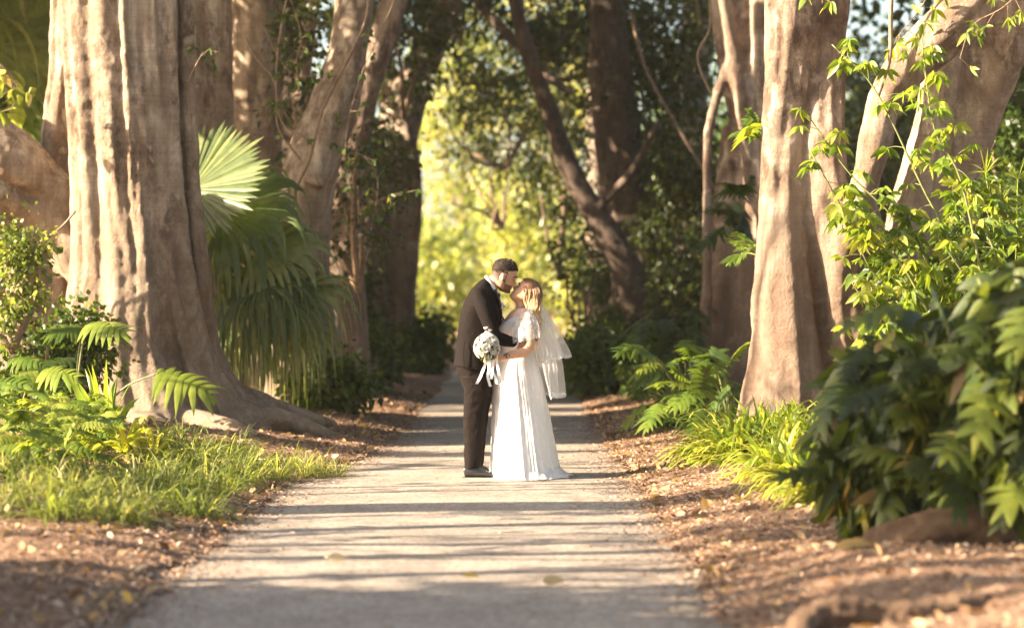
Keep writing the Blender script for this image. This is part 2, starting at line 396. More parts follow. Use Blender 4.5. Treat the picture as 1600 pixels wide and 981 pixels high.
# ------------------------------------------------------------------ trees
def up(*cols): return cols
def trunk_cols(mb, cols, Y, flute=.16, n=30, seed=0):
    for q, col in enumerate(cols):
        rows = []
        for c in col:
            px, py, hw = c[:3]; dy = c[3] if len(c) > 3 else 0.0
            p = P(px, py, Y + dy); rows.append((p.x, p.y, p.z, hw / FPX * (Y + dy)))
        S = spline(rows, 9)
        tube(mb, S[:, :3], np.maximum(S[:, 3], .012), n, flute, 1.7, .22, seed + q * 3.7)
def roots(mb, lst, Y):
    for r in lst:
        rows = [(*P(a, b, Y + d), w / FPX * (Y + d)) for a, b, w, d in r]; S = spline(rows, 6); tube(mb, S[:, :3], S[:, 3], 12, .15, 1.2, .8, r[0][0])
def tree(name, label, Y, basepx, cols, mat, vox=.035, flute=.2, rts=(), group=None, crown=None, lobes=0, sm=2):
    x = (basepx - 800) / FPX * Y; o = thing(name, label, 'tree', (x, Y, onground(x, Y)), group)
    mb = MB(); trunk_cols(mb, cols, Y, flute, seed=basepx * .37); roots(mb, rts, Y)
    t = mb.build('trunk', mat, o); remesh(t, vox, sm); displace(t, .3, .04); displace(t, .09, .012)
    if crown: 
        c = MB()
        for a in crown: cloud(c, *a)
        c.build('crown', M_DARK, o, attr=True, smooth=False)
    return o
def cloud(mb, c, r, n, size, clumps=40, spread=.35, hang=.4, simple=True, shell=.0, wr=.34):
    """leafy mass: twig clumps through an ellipsoid, leaves round each clump"""
    c = np.array(c, float); r = np.array(r, float)
    k = unit(rng.normal(size=(clumps, 3))) * (rng.random((clumps, 1)) ** .45); k = c + k * r
    csz = spread * (.5 + rng.random(clumps)); tone = rng.random(clumps)
    i = rng.integers(0, clumps, n)
    off = rng.normal(size=(n, 3)) * csz[i, None] * .5; pos = k[i] + off
    pos[:, 2] = np.maximum(pos[:, 2], .15)
    d = unit(off) + rng.normal(size=(n, 3)) * .6; d[:, 2] -= hang
    leaves(mb, pos, d, size * (.6 + .7 * rng.random(n)), wr, np.clip(tone[i] * .6 + rng.random(n) * .4, 0, 1), .2, simple, .2)

A1 = up([(220, -900, 85), (215, -400, 76), (205, -100, 70), (200, 60, 60), (200, 220, 62), (210, 380, 70), (222, 500, 90), (232, 600, 110), (235, 720, 135)],
        [(160, -400, 26, -.62), (163, 0, 22, -.62), (173, 140, 22, -.66), (183, 300, 25, -.72), (192, 430, 30, -.78), (196, 560, 44, -.8), (205, 650, 52, -.9), (210, 730, 60, -1.0)],
        [(258, -400, 20, -.42), (262, 0, 17, -.50), (264, 160, 16, -.54), (272, 300, 17, -.58), (286, 420, 19, -.6), (300, 520, 26, -.5), (330, 620, 32, -.5), (372, 660, 30, -.5), (410, 690, 20, -.5)],
        [(128, -500, 34, -.35), (128, 0, 32, -.4), (136, 120, 33, -.45), (150, 260, 37, -.5), (158, 400, 42, -.5), (155, 520, 50, -.5), (135, 640, 60, -.6), (120, 720, 62, -.7)],
        [(185, -400, 30, -.55), (198, 0, 20, -.62), (207, 140, 22, -.66), (216, 300, 26, -.7), (222, 430, 32, -.74), (225, 560, 50, -.7), (250, 650, 62, -.8), (262, 730, 70, -.9)],
        [(232, -400, 26, -.5), (234, 0, 17, -.58), (243, 160, 18, -.62), (250, 300, 20, -.66), (260, 430, 26, -.68), (285, 560, 44, -.5), (330, 660, 50, -.5), (350, 720, 55, -.5)],
        [(268, -500, 28), (284, 0, 17, -.2), (288, 150, 17, -.2), (296, 300, 18, -.2), (308, 430, 20, -.2), (315, 540, 30), (350, 620, 34), (400, 665, 30), (450, 700, 22)],
        [(104, -400, 22, .4), (100, 60, 22, .4), (90, 200, 24, .4), (95, 320, 30, .4), (100, 430, 36, .4), (88, 560, 42, .4), (70, 700, 60, .4)],
        [(-520, 40, 95), (-250, 150, 92, -.1), (-80, 235, 84, -.1), (0, 275, 76, -.1), (60, 312, 62, 0), (110, 350, 55, 0), (150, 420, 50, 0)],
        [(-150, 150, 70, .9), (-60, 300, 72, .9), (15, 420, 72, .5), (35, 520, 72, .5), (40, 640, 84, .4), (40, 720, 94, .4)])
RT1 = ([(300, 640, 34, -.3), (370, 650, 24, -.35), (430, 655, 18, -.3), (490, 672, 12, -.2), (545, 690, 8, 0)], [(250, 660, 40, -.9), (310, 668, 26, -1.1), (360, 672, 20, -1.3), (400, 690, 16, -1.5)],
       [(210, 670, 40, -1.0), (250, 676, 24, -1.6), (300, 690, 20, -2.0), (330, 720, 14, -2.3)], [(380, 620, 20, .1), (430, 640, 18, .2), (480, 655, 14, .5), (520, 665, 10, .9)])
big1 = tree('fig_tree', 'massive pale fluted fig tree with a thick limb reaching out of frame left', 24.6, 225, A1, BARK_PALE, .024, .27, RT1, sm=1)
A2 = up([(1252, -800, 60), (1250, -200, 54), (1248, 0, 50), (1236, 120, 37), (1228, 250, 35), (1229, 350, 42), (1232, 450, 53), (1238, 540, 62), (1240, 620, 76), (1240, 720, 95)],
        [(1295, -800, 48, .1), (1290, -100, 42, .1), (1290, 80, 34, .1), (1290, 200, 33, .0), (1294, 300, 35, -.05), (1306, 400, 34, -.1), (1322, 500, 36, -.05), (1335, 600, 52, .1), (1350, 720, 66, .1)],
        [(1215, -300, 18, .15), (1214, 60, 17, .15), (1208, 200, 17, .15), (1203, 350, 18, .15), (1198, 480, 22, .15), (1194, 580, 28, .12), (1180, 700, 36, .1)],
        [(1760, -250, 52, -.5), (1620, -110, 46, -.5), (1530, -8, 41, -.5), (1468, 58, 38, -.5), (1415, 108, 33, -.45), (1382, 160, 25, -.45), (1367, 230, 24, -.45), (1352, 290, 22, -.4), (1336, 345, 25, -.35), (1322, 410, 30, -.25), (1322, 480, 36, -.1), (1335, 580, 45, 0)],
        [(1345, 300, 20, -.4), (1360, 360, 20, -.3), (1385, 420, 26, -.2), (1400, 520, 34, -.1), (1410, 680, 50, 0)])
tree('fig_tree', 'twin stemmed fig right of the path, sunlit along its left edge, with a curved limb', 22.2, 1245, A2, BARK_WARM, .026, .2,
     ([(1210, 640, 45, -.2), (1170, 668, 26, -.4), (1120, 690, 16, -.5), (1070, 700, 8, -.6)],))
tree('fig_tree', 'broad smooth grey brown fig trunk leaning right at the right edge of the picture', 22.9, 1420,
     up([(1720, -800, 120), (1640, -350, 105), (1565, -60, 88), (1540, 40, 82), (1508, 150, 70), (1484, 230, 62), (1458, 310, 60), (1440, 400, 66), (1425, 520, 84), (1415, 720, 120)],
        [(1600, -300, 30, -.4), (1500, 20, 26, -.4), (1475, 130, 24, -.4), (1450, 240, 24, -.4), (1425, 340, 28, -.4), (1405, 480, 34, -.4)]), BARK_PALE, .035, .10)
tree('fig_tree', 'reddish brown ribbed trunk group behind the right twin stemmed fig', 31, 1160,
     up([(1150, -500, 62), (1162, 0, 48), (1176, 150, 42), (1186, 300, 42), (1185, 450, 48), (1180, 640, 76)],
        [(1118, -300, 10, -.3), (1128, -40, 11, -.4), (1142, 60, 13, -.4), (1160, 150, 17, -.45), (1172, 240, 17, -.4), (1178, 330, 15, -.3)],
        [(1190, -200, 14, -.45), (1188, 60, 14, -.45), (1196, 240, 14, -.45), (1200, 400, 18, -.45)],
        [(1150, 60, 9, -.3), (1118, 160, 8, -.5), (1106, 230, 8, -.6), (1105, 380, 8, -.6), (1103, 520, 10, -.6), (1095, 640, 16, -.6)],
        [(1150, 200, 22, 0), (1140, 320, 26, 0), (1134, 440, 34, 0), (1120, 560, 42, 0), (1105, 640, 60, 0)]), BARK_WARM, .045, .24)
tree('fig_tree', 'dark upright trunk right of the couple behind the slender leaning tree', 43, 1000,
     up([(935, -300, 30), (948, 0, 28), (955, 120, 33), (968, 220, 38), (985, 320, 42), (1000, 430, 45), (1010, 600, 66)]), BARK_DARK, .06, .15)
tree('leaning_tree', 'slender dark tree leaning left over the path, right of the couple', 40, 1000,
     up([(770, -160, 8), (790, -60, 9), (806, 10, 11), (826, 85, 13), (858, 170, 14), (884, 245, 16), (914, 308, 18), (950, 365, 22), (984, 430, 25), (1000, 500, 28), (1008, 610, 44)],
        [(826, 85, 9, 0), (780, 40, 8, .3), (735, -10, 7, .6), (700, -60, 6, .9)],
        [(930, 330, 9, 0), (985, 270, 7, -.4), (1030, 190, 6, -.8)], [(826, 95, 7, 0), (870, 130, 6, -.5), (900, 150, 4, -.8)]), BARK_DARK, .04, .1)
tree('small_tree', 'short pale forked trunk in the shade between two right hand trees', 46, 1050,
     up([(1048, 60, 8), (1058, 180, 10), (1075, 300, 12), (1065, 400, 15), (1050, 480, 20), (1040, 590, 30)], [(1100, 250, 6), (1080, 360, 8), (1058, 440, 12)]), BARK_PALE, .05, .1)
tree('fig_tree', 'pale upright trunk directly behind the massive left fig', 29.5, 325,
     up([(322, -500, 42), (325, 0, 36), (332, 150, 32), (330, 260, 36), (325, 400, 42), (318, 660, 66)], [(302, 0, 14, -.3), (306, 160, 13, -.3), (302, 330, 16, -.3), (296, 600, 26, -.3)]), BARK_PALE, .04, .12)
tree('fig_tree', 'shadowed brown trunk second behind the massive left fig', 35, 400,
     up([(398, -500, 48), (402, 0, 42), (398, 200, 36), (404, 400, 44), (405, 620, 66)], [(440, -200, 16), (432, 60, 14), (428, 250, 16), (436, 450, 24), (440, 620, 30)]), BARK_PALE, .045, .16)
tree('fig_tree', 'grey leaning trunk with knots rising behind the drooping palm', 29.2, 485,
     up([(575, -300, 34), (556, -20, 30), (545, 80, 31), (522, 170, 39), (494, 240, 42), (478, 310, 43), (470, 400, 44), (472, 500, 48), (478, 660, 68)],
        [(556, 60, 12, -.25), (538, 140, 14, -.3), (512, 210, 16, -.35), (490, 290, 18, -.4)]), BARK_PALE, .04, .1)
tree('fig_tree', 'slanting darker trunk just right of the grey leaning one', 34, 520,
     up([(655, -200, 20), (618, -10, 22), (588, 90, 22), (556, 200, 26), (536, 330, 34), (525, 450, 44), (520, 630, 66)], [(500, -150, 14, .4), (480, 60, 13, .4), (470, 180, 14, .4), (500, 330, 18, .2)]), BARK_WARM, .05, .15)
tree('fig_tree', 'forked shadowed trunk at the left side of the far path', 46, 605,
     up([(735, -180, 16), (700, 0, 20), (662, 100, 27), (634, 165, 30), (612, 260, 34), (605, 400, 40), (603, 500, 45), (598, 600, 64)],
        [(632, 185, 14, -.3), (647, 290, 14, -.3), (641, 390, 17, -.3), (626, 480, 22, -.3), (612, 590, 30, -.3)],
        [(545, -100, 18, .2), (575, 30, 19, .2), (600, 110, 20, .2), (622, 190, 22, .1)], [(590, 200, 14, -.5), (582, 330, 16, -.5), (578, 470, 20, -.5), (565, 600, 30, -.5)]), BARK_WARM, .06, .2)
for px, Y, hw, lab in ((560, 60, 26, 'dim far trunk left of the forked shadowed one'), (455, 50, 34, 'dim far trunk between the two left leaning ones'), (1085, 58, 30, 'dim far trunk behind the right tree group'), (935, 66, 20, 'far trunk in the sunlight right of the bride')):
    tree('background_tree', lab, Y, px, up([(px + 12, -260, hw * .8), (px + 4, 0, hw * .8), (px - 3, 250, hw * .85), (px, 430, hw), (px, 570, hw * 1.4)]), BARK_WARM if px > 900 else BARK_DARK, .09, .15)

# crowns, hanging boughs and undergrowth masses
def mass(name, label, cat, parts, mat, group=None, kind=None, simple=True, stems=True):
    c0 = parts[0][0]; o = thing(name, label, cat, (c0[0], c0[1], 0), group)
    mb = MB()
    for a in parts: cloud(mb, *a, simple=simple)
    mb.build('foliage', mat, o, attr=True, smooth=False)
    if stems:
        sb = MB()
        for a in parts:
            c, r = np.array(a[0]), np.array(a[1])
            for q in range(5):
                e = c + rng.normal(size=3) * r * .45; b = np.array([c[0], c[1], max(0.0, c[2] - r[2] * 1.2)])
                m_ = (b + e) / 2 + rng.normal(size=3) * r * .15
                S = spline([b, m_, e], 5); tube(sb, S, np.linspace(.05, .015, len(S)) * max(1, r[2] / 2), 6)
        sb.build('stem', M_TWIG, o)
    return o
def box(px0, px1, py0, py1, Y, dY):
    a, b = P(px0, py0, Y), P(px1, py1, Y)
    return ((a.x + b.x) / 2, Y, (a.z + b.z) / 2), (abs(b.x - a.x) / 2, dY, abs(b.z - a.z) / 2)
def bx(px0, px1, py0, py1, Y, dY, n, size, cl, spread=.35, hang=.4, wr=.34):
    c, r = box(px0, px1, py0, py1, Y, dY); return (c, r, n, size, cl, spread, hang)
# sunlit background
gb = 'sunlit trees closing the end of the avenue'
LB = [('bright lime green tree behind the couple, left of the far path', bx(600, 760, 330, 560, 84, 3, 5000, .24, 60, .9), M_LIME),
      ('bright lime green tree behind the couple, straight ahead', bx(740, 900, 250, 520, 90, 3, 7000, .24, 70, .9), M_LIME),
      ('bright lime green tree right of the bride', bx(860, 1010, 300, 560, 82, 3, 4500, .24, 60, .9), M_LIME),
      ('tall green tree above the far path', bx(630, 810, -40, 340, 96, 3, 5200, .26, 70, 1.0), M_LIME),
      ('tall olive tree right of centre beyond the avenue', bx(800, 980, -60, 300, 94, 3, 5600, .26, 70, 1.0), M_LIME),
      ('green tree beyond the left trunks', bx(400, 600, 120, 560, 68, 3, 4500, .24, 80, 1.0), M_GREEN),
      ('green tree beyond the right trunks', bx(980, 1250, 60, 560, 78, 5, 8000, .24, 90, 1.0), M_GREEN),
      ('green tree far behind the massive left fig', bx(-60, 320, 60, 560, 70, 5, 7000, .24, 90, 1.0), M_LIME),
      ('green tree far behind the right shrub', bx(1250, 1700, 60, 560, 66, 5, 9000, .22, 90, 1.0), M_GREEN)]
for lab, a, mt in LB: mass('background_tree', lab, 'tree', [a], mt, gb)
# the shaded boughs that hang into the picture
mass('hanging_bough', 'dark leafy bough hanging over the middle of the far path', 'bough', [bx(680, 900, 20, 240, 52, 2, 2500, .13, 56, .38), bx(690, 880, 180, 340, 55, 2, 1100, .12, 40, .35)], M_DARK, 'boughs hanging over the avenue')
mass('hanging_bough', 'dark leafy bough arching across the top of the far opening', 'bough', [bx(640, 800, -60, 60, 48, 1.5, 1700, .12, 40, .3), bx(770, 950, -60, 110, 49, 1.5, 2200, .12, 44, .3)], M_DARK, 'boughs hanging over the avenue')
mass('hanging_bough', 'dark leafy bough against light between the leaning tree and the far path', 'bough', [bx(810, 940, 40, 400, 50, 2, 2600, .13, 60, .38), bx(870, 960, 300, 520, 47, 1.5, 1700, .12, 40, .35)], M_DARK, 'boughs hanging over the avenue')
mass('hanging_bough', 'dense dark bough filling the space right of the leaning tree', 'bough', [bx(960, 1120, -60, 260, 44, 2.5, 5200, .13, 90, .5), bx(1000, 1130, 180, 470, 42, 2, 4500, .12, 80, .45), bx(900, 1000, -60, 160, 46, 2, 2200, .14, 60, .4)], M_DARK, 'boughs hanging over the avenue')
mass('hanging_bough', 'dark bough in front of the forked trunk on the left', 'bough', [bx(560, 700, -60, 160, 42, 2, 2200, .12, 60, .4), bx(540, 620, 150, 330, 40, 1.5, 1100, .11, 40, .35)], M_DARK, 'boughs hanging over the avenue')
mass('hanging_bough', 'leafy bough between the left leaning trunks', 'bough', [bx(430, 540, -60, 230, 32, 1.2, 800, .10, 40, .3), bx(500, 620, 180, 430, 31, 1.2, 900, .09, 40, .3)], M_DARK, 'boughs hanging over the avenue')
# crowns over the avenue, above the frame, added to keep the far path in shade
NTH = ('first', 'second', 'third', 'fourth', 'fifth', 'sixth', 'seventh')
gs = 'dense trees added left of the avenue for shade'
for i, Y in enumerate((33.5, 37, 40.5, 44.5, 49.5, 55, 61)):
    o = mass('shade_tree', NTH[i] + ' dense dark tree added left of the avenue for shade, counted from the camera', 'tree', [((-11 - (i % 2), Y + .3, 5.2), (2.2, 2.2, 4.2), 5500, .30, 80, .8), ((-6.8, Y, 9.2), (2.6, 2.4, 1.8), 1800, .30, 50, .9)], M_DARK, gs)
gs = 'dense trees standing right of the avenue'
for i, Y in enumerate((27, 33, 39, 46, 53, 61)):
    mass('shade_tree', NTH[i] + ' dense dark tree right of the avenue, counted from the camera', 'tree', [((8.5 + (i % 2), Y + .3, 4.0), (2.0, 3.0, 4.0), 4500, .25, 80, 1.0), ((5.5, Y, 9.6), (2.4, 2.4, 1.8), 1500, .30, 50, .9)], M_DARK, gs)

mass('shade_bush', 'dense bush left of the drooping palm, outside the picture, added for its shade', 'bush', [((-8.2, 26.9, 4.6), (1.0, 1.0, 4.3), 8000, .24, 110, .5)], M_DARK)  # unseen bush added to keep sun off the grey leaning trunk
mass('shade_tree', 'tall crown behind the bush left of the palm, outside the picture, added for its shade', 'tree', [((-8.6, 29.8, 7.2), (1.1, 1.5, 2.4), 5000, .24, 80, .5)], M_DARK)  # unseen crown added to shade the reddish trunk group
# high canopies added above the frame to cut the sky fill
for i, (x, Y, z, rx, ry, n_) in enumerate(((-4.5, 24.5, 11.5, 4.0, 4.0, 3600), (4.5, 23.0, 11.5, 4.5, 4.5, 3800), (-5, 33, 12, 5, 5, 3600), (5, 32, 12, 5, 5, 3600), (0, 41, 12.8, 6, 5, 4200), (-8, 44, 12.5, 4, 6, 3000), (8, 42, 12, 4, 6, 3000), (6, 54, 13.5, 6, 6, 3600), (-6.5, 55, 13.5, 5, 6, 3600), (5.5, 14, 9.5, 3.2, 4.5, 3000), (8, 5, 9, 4, 6, 3000), (0, -6, 9.5, 7, 5, 5000))):
    o = thing('shade_canopy', 'high leafy canopy added above the frame to cut sky light, ' + ('over the massive left fig', 'over the twin stemmed right fig', 'over the grey leaning trunk', 'over the reddish trunk group', 'over the leaning dark tree', 'left of the far path', 'right of the far path', 'far right', 'far left', 'over the right foreground plants', 'right of the viewpoint', 'behind the viewpoint')[i], 'canopy', (x, Y, 0), 'high canopies added for shade')
    c = MB(); cloud(c, (x, Y, z), (rx, ry, 1.5), n_, .50, 90, 1.1, .2); c.build('foliage', M_DARK, o, attr=True, smooth=False)
    s_ = MB()
    for k in range(4): e = np.array([x + rng.normal() * rx * .4, Y + rng.normal() * ry * .4, z]); S = spline([[x, Y, z - 2.2], (e + [x, Y, z - 2.2]) / 2 + [0, 0, .3], e], 6); tube(s_, S, np.linspace(.22, .07, len(S)), 9)
    s_.build('bough', BARK_WARM, o)
# slim trees left of the camera's view whose shadows stripe the path
SH = [(17.0, .36, .15), (15.35, .11, -.3), (14.3, .06, .5), (13.65, .09, -.7), (12.75, .08, .4), (12.15, .06, -.5), (11.6, .06, .3), (11.15, .09, -.2), (10.3, .30, .1),
      (18.35, .04, .4), (18.9, .045, -.3), (20.6, .04, .2), (21.6, .035, -.4), (23.0, .12, .1), (16.2, .03, .6), (14.75, .025, -.9)]
for q, (Y, r_, sl) in enumerate(SH):
    x = -6.2 - (q % 4) * .35; Y = Y - 1.2; o = thing('slim_tree', 'slim bare stemmed tree outside the picture on the left, ' + ('first', 'second', 'third', 'fourth', 'fifth', 'sixth', 'seventh', 'eighth', 'ninth', 'tenth', 'eleventh', 'twelfth', 'thirteenth', 'fourteenth', 'fifteenth', 'sixteenth')[sorted(a[0] for a in SH).index(SH[q][0])] + ' from the viewpoint', 'tree', (x, Y, .3), 'slim trees left of the path')
    rows = []
    for z in np.linspace(0, 6.5, 9):
        rows.append((x + rng.normal() * .1, Y + sl * (z - 2.8) * .22 + rng.normal() * .05 * min(1, r_ * 9) + (.05 + .07 * (q % 3)) * math.sin(z * (1.6 + .5 * (q % 4)) + q), z, r_ * (1.15 - z * .05)))
    S = spline(rows, 4); mb = MB(); tube(mb, S[:, :3], S[:, 3], 10)
    for b in range(2):
        i = rng.integers(12, 30); p = S[i, :3]; e = p + np.array([rng.normal() * .5, sl * 1.2 + rng.normal() * .5, 2.0]); tube(mb, spline([p, (p + e) / 2 + [0, .12, -.1], e], 5), np.linspace(r_ * .35 + .01, .008, 11), 7)
    mb.build('trunk', BARK_PALE, o)
    lf = MB(); cloud(lf, (x, Y, 3.6), (.5, .5, 1.6), 170, .10, 14, .16, .4, False); lf.build('crown', M_GREEN, o, attr=True)
mass('shade_tree', 'broad crown left of the near path, outside the picture, added for its shade', 'tree', [((-7.5, 11.8, 5.3), (1.0, 1.3, .8), 2600, .2, 50, .35)], M_DARK)  # unseen crown added to shade the dark foreground plants
mass('shade_bush', 'rounded bush left of the near path, outside the picture, added for its shade', 'bush', [((-6.6, 9.9, 1.9), (1.1, 1.35, 1.5), 8000, .17, 110, .45), ((-7.6, 8.4, 2.2), (1.2, 1.4, 1.6), 5000, .16, 70, .5)], M_DARK)  # unseen bush added to darken the lower left corner
# ------------------------------------------------------------------ plants with their own leaf forms
def fan(mb, hub, axis, nrm, Rr, nseg=34, amax=1.75, droop=.8, start=.45, wid=1.0, tone=.5):
    d = Vector(axis).normalized(); nn = Vector(nrm); nn = (nn - d * nn.dot(d)).normalized(); s = d.cross(nn)
    k = 10; t = np.linspace(0, 1, k); A = np.linspace(-amax, amax, nseg) + rng.normal(size=nseg) * .015
    Cs, Ws, Sd = [], [], []
    for a in A:
        dr = np.array(d) * math.cos(a) + np.array(s) * math.sin(a); L = Rr * (1 - .22 * abs(a / amax) ** 2) * rng.uniform(.9, 1.05)
        dd = droop * rng.uniform(.8, 1.2); c = [np.array(hub, float)]; sv = []
        for i in range(1, k):
            w = min(1, max(0, (t[i] - start) / (1 - start))) ** .8 * dd; w = min(.96, w)
            v = dr * (1 - w) + np.array([0, 0, -1.0]) * w; v /= np.linalg.norm(v); c.append(c[-1] + v * L / (k - 1))
        Cs.append(c); Ws.append(L * np.where(t < start, t, np.maximum(0.02, start * (1 - (t - start) / (1 - start)) ** .8)) * (amax / nseg) * 1.04 * wid)
        side = -np.array(d) * math.sin(a) + np.array(s) * math.cos(a) + np.array(nn) * rng.normal() * .18
        Sd.append(np.repeat(unit(side)[None], k, 0))
    strips(mb, np.array(Cs), np.array(Ws), np.array(Sd), np.clip(tone + rng.normal(size=nseg) * .18, 0, 1), .35)
def splitleaf(mb, base, d, up, L, lobes=8, droop=.35, tone=.5, fused=.35, wide=.62):
    """deeply cut leaf: midrib plus lobes that reach outward and droop"""
    d = np.array(Vector(d).normalized()); up = np.array(up, float); up = unit(up - d * (up @ d)); s = np.cross(d, up); base = np.array(base, float)
    k = 6; t = np.linspace(0, 1, k)
    mid = lambda q: base + d * q * L + np.array([0, 0, -1]) * droop * L * q * q
    Cs, Ws, Sd = [], [], []
    for sgn in (-1, 1):
        for i in range(lobes):
            q = .04 + .86 * i / lobes; ang = 1.75 - 1.3 * i / lobes + rng.normal() * .11
            dr = d * math.cos(ang) + s * sgn * math.sin(ang); ln = L * wide * (math.sin(math.pi * min(1, .22 + .72 * q)) ** .7) * rng.uniform(.68, 1.1)
            c = mid(q) + dr * (t * ln)[:, None]; c[:, 2] -= droop * 1.1 * ln * t ** 2
            w = L * .5 / lobes * np.array([1.25, 1.2, 1.0, .8, .5, .06])
            Cs.append(c); Ws.append(w); Sd.append(np.repeat(unit(np.cross(dr, up))[None], k, 0))
    c = np.array([mid(.75 + .35 * x) for x in t]); Cs.append(c); Ws.append(L * .07 * np.array([.8, 1, 1, .8, .5, .06])); Sd.append(np.repeat(s[None], k, 0))
    c = np.array([mid(x * .95) for x in t]); Cs.append(c); Ws.append(L * fused * .35 * np.array([.9, 1, .9, .7, .5, .1])); Sd.append(np.repeat(s[None], k, 0))
    strips(mb, np.array(Cs), np.array(Ws), np.array(Sd), np.clip(tone + rng.normal(size=len(Cs)) * .1, 0, 1), .22)
def fountain(mb, base, n, L, w, spread=.9, droop=.9, lean=(0, 0, 0), k=8, rad=.06, fold=.3, tones=None):
    a = rng.random(n) * 2 * np.pi; el = rng.uniform(.15, 1, n) * spread
    d = np.stack([np.cos(a) * np.sin(el), np.sin(a) * np.sin(el), np.cos(el)], -1) + np.array(lean); d = unit(d)
    Ln = L * rng.uniform(.6, 1.1, n); b = np.array(base) + np.stack([np.cos(a) * rad * rng.random(n), np.sin(a) * rad * rng.random(n), np.zeros(n)], -1)
    t = np.linspace(0, 1, k); c = np.zeros((n, k, 3)); c[:, 0] = b; dr = droop * rng.uniform(.6, 1.2, n)
    for i in range(1, k):
        v = d.copy(); v[:, 2] -= dr * t[i] ** 1.5 * 1.9; c[:, i] = c[:, i - 1] + unit(v) * (Ln / (k - 1))[:, None]
    sd_ = unit(np.cross(d, np.array([0, 0, 1.0]) + rng.normal(size=(n, 3)) * .25))
    W_ = w * rng.uniform(.7, 1.15, n)[:, None] * (np.minimum(1, .45 + 2.2 * t) * (1 - t ** 3) + .02)[None]
    strips(mb, c, W_, np.repeat(sd_[:, None], k, 1), rng.random(n) if tones is None else tones[0] + (tones[1] - tones[0]) * rng.random(n), fold)
def stalk(mb, pts, r0, r1, n=6):
    S = spline([np.array(p, float) for p in pts], 6); tube(mb, S, np.linspace(r0, r1, len(S)), n)

# drooping fan palm behind the massive fig
def palm(name, label, loc, crown, specs, trunk_r=.10, mat=None):
    o = thing(name, label, 'palm', loc)
    t = MB(); S = spline([loc, (Vector(loc) + Vector(crown)) / 2 + Vector((.05, 0, 0)), crown], 8); tube(t, S, np.full(len(S), trunk_r), 12, .1, 2, 3); t.build('trunk', BARK_WARM, o)
    for hub, ax, nr, Rr, dr, st in specs:
        hub = np.array(hub, float); f = MB(); fan(f, hub, ax, nr, Rr, nseg=42 if st > .65 else 24, droop=dr, start=st, wid=1.15, tone=rng.uniform(.25, .75)); fr = f.build('frond', mat or M_PALM, o, attr=True, smooth=False)
        q = MB(); c = np.array(crown, float); stalk(q, [c, (c + hub) / 2 + [0, 0, .12], hub], .016, .009); st_ = q.build('stalk', M_STEM, fr)
    return o
def pp(px, py, Y): return np.array(P(px, py, Y))
Yp = 26.7
sp = [(pp(298, 296, Yp - .5), (1, -.25, .42), (-.3, -.75, .5), .95, .12, .8),
      (pp(346, 330, Yp - .4), (1, -.2, .30), (-.2, -.75, .8), 1.45, .95, .50), (pp(400, 392, Yp - .5), (1, -.2, .22), (-.2, -.75, .8), 1.15, .95, .45),
      (pp(335, 345, Yp + .2), (.6, .6, .2), (-.1, .1, 1), 1.3, 1.1, .3),
      (pp(330, 405, Yp - .2), (.8, -.3, .0), (0, -.6, 1), 1.35, 1.15, .25),
      (pp(345, 350, Yp - .1), (.2, -.5, -.3), (.2, -1, .4), 1.4, 1.1, .2),
      (pp(375, 440, Yp - .3), (1, -.2, .1), (-.1, -.5, 1), 1.55, 1.1, .3),
      (pp(372, 470, Yp + .2), (.9, .1, 0), (0, -.3, 1), 1.45, 1.15, .22),
      (pp(345, 455, Yp - .5), (.5, -.5, -.2), (0, -1, .6), 1.35, 1.2, .2),
      (pp(395, 500, Yp), (.9, -.1, -.1), (0, -.7, 1), 1.2, 1.2, .2), (pp(425, 520, Yp - .2), (1, -.1, -.1), (0, -.6, 1), 1.05, 1.2, .2),
      (pp(330, 520, Yp), (.6, -.3, -.3), (0, -1, .3), 1.0, 1.2, .2), (pp(308, 330, Yp + .3), (-.2, .3, .8), (0, -1, .2), .9, .5, .5),
      (pp(415, 415, Yp - .4), (1, -.3, .1), (0, -.6, 1), 1.25, 1.15, .25), (pp(440, 470, Yp - .6), (1, -.3, .0), (0, -.6, 1), 1.25, 1.2, .2), (pp(455, 520, Yp - .5), (1, -.2, .0), (0, -.6, 1), 1.0, 1.2, .3), (pp(468, 450, Yp - .3), (1, -.1, .1), (0, -.6, 1), 1.1, 1.1, .35), (pp(400, 450, Yp - .7), (.6, -.6, .1), (0, -.6, 1), 1.5, 1.2, .2), (pp(380, 520, Yp - .6), (.7, -.5, .1), (0, -.6, 1), 1.1, 1.2, .2)]
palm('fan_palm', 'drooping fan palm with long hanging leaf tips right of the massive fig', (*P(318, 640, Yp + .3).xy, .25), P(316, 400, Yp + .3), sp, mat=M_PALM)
Yb = 31.0
sp = [(pp(62, 120, Yb), (.4, -.3, .9), (0, -1, .3), 1.2, .25, .7), (pp(30, 190, Yb), (1, -.2, .35), (0, -1, .5), 1.2, .4, .6), (pp(-10, 70, Yb), (.7, -.2, .6), (0, -1, .2), 1.7, .5, .5),
      (pp(-30, 20, Yb + .3), (.6, .2, .2), (0, -.4, 1), 1.9, 1.0, .3), (pp(70, 200, Yb + .3), (-.2, -.4, .4), (.2, -1, .6), 1.1, .5, .5), (pp(40, 260, Yb), (.3, -.5, .2), (0, -1, 1), 1.1, .6, .5),
      (pp(95, 60, Yb + .5), (-.5, 0, .9), (0, -1, 0), 1.4, .3, .6), (pp(10, 320, Yb), (.5, -.5, .3), (0, -1, 1), 1.0, .7, .5), (pp(60, -20, Yb + .4), (-.3, .1, -.6), (0, -1, 0), 1.6, .6, .4)]
palm('fan_palm', 'sunlit yellow green fan palm at the upper left behind the massive fig', (*P(20, 600, Yb + .2).xy, .3), P(30, 230, Yb + .3), sp, mat=leafmat('bright_palm_leaf', [(0, (.14, .20, .05)), (.6, (.26, .32, .10)), (1, (.42, .44, .20))], .5, .4))

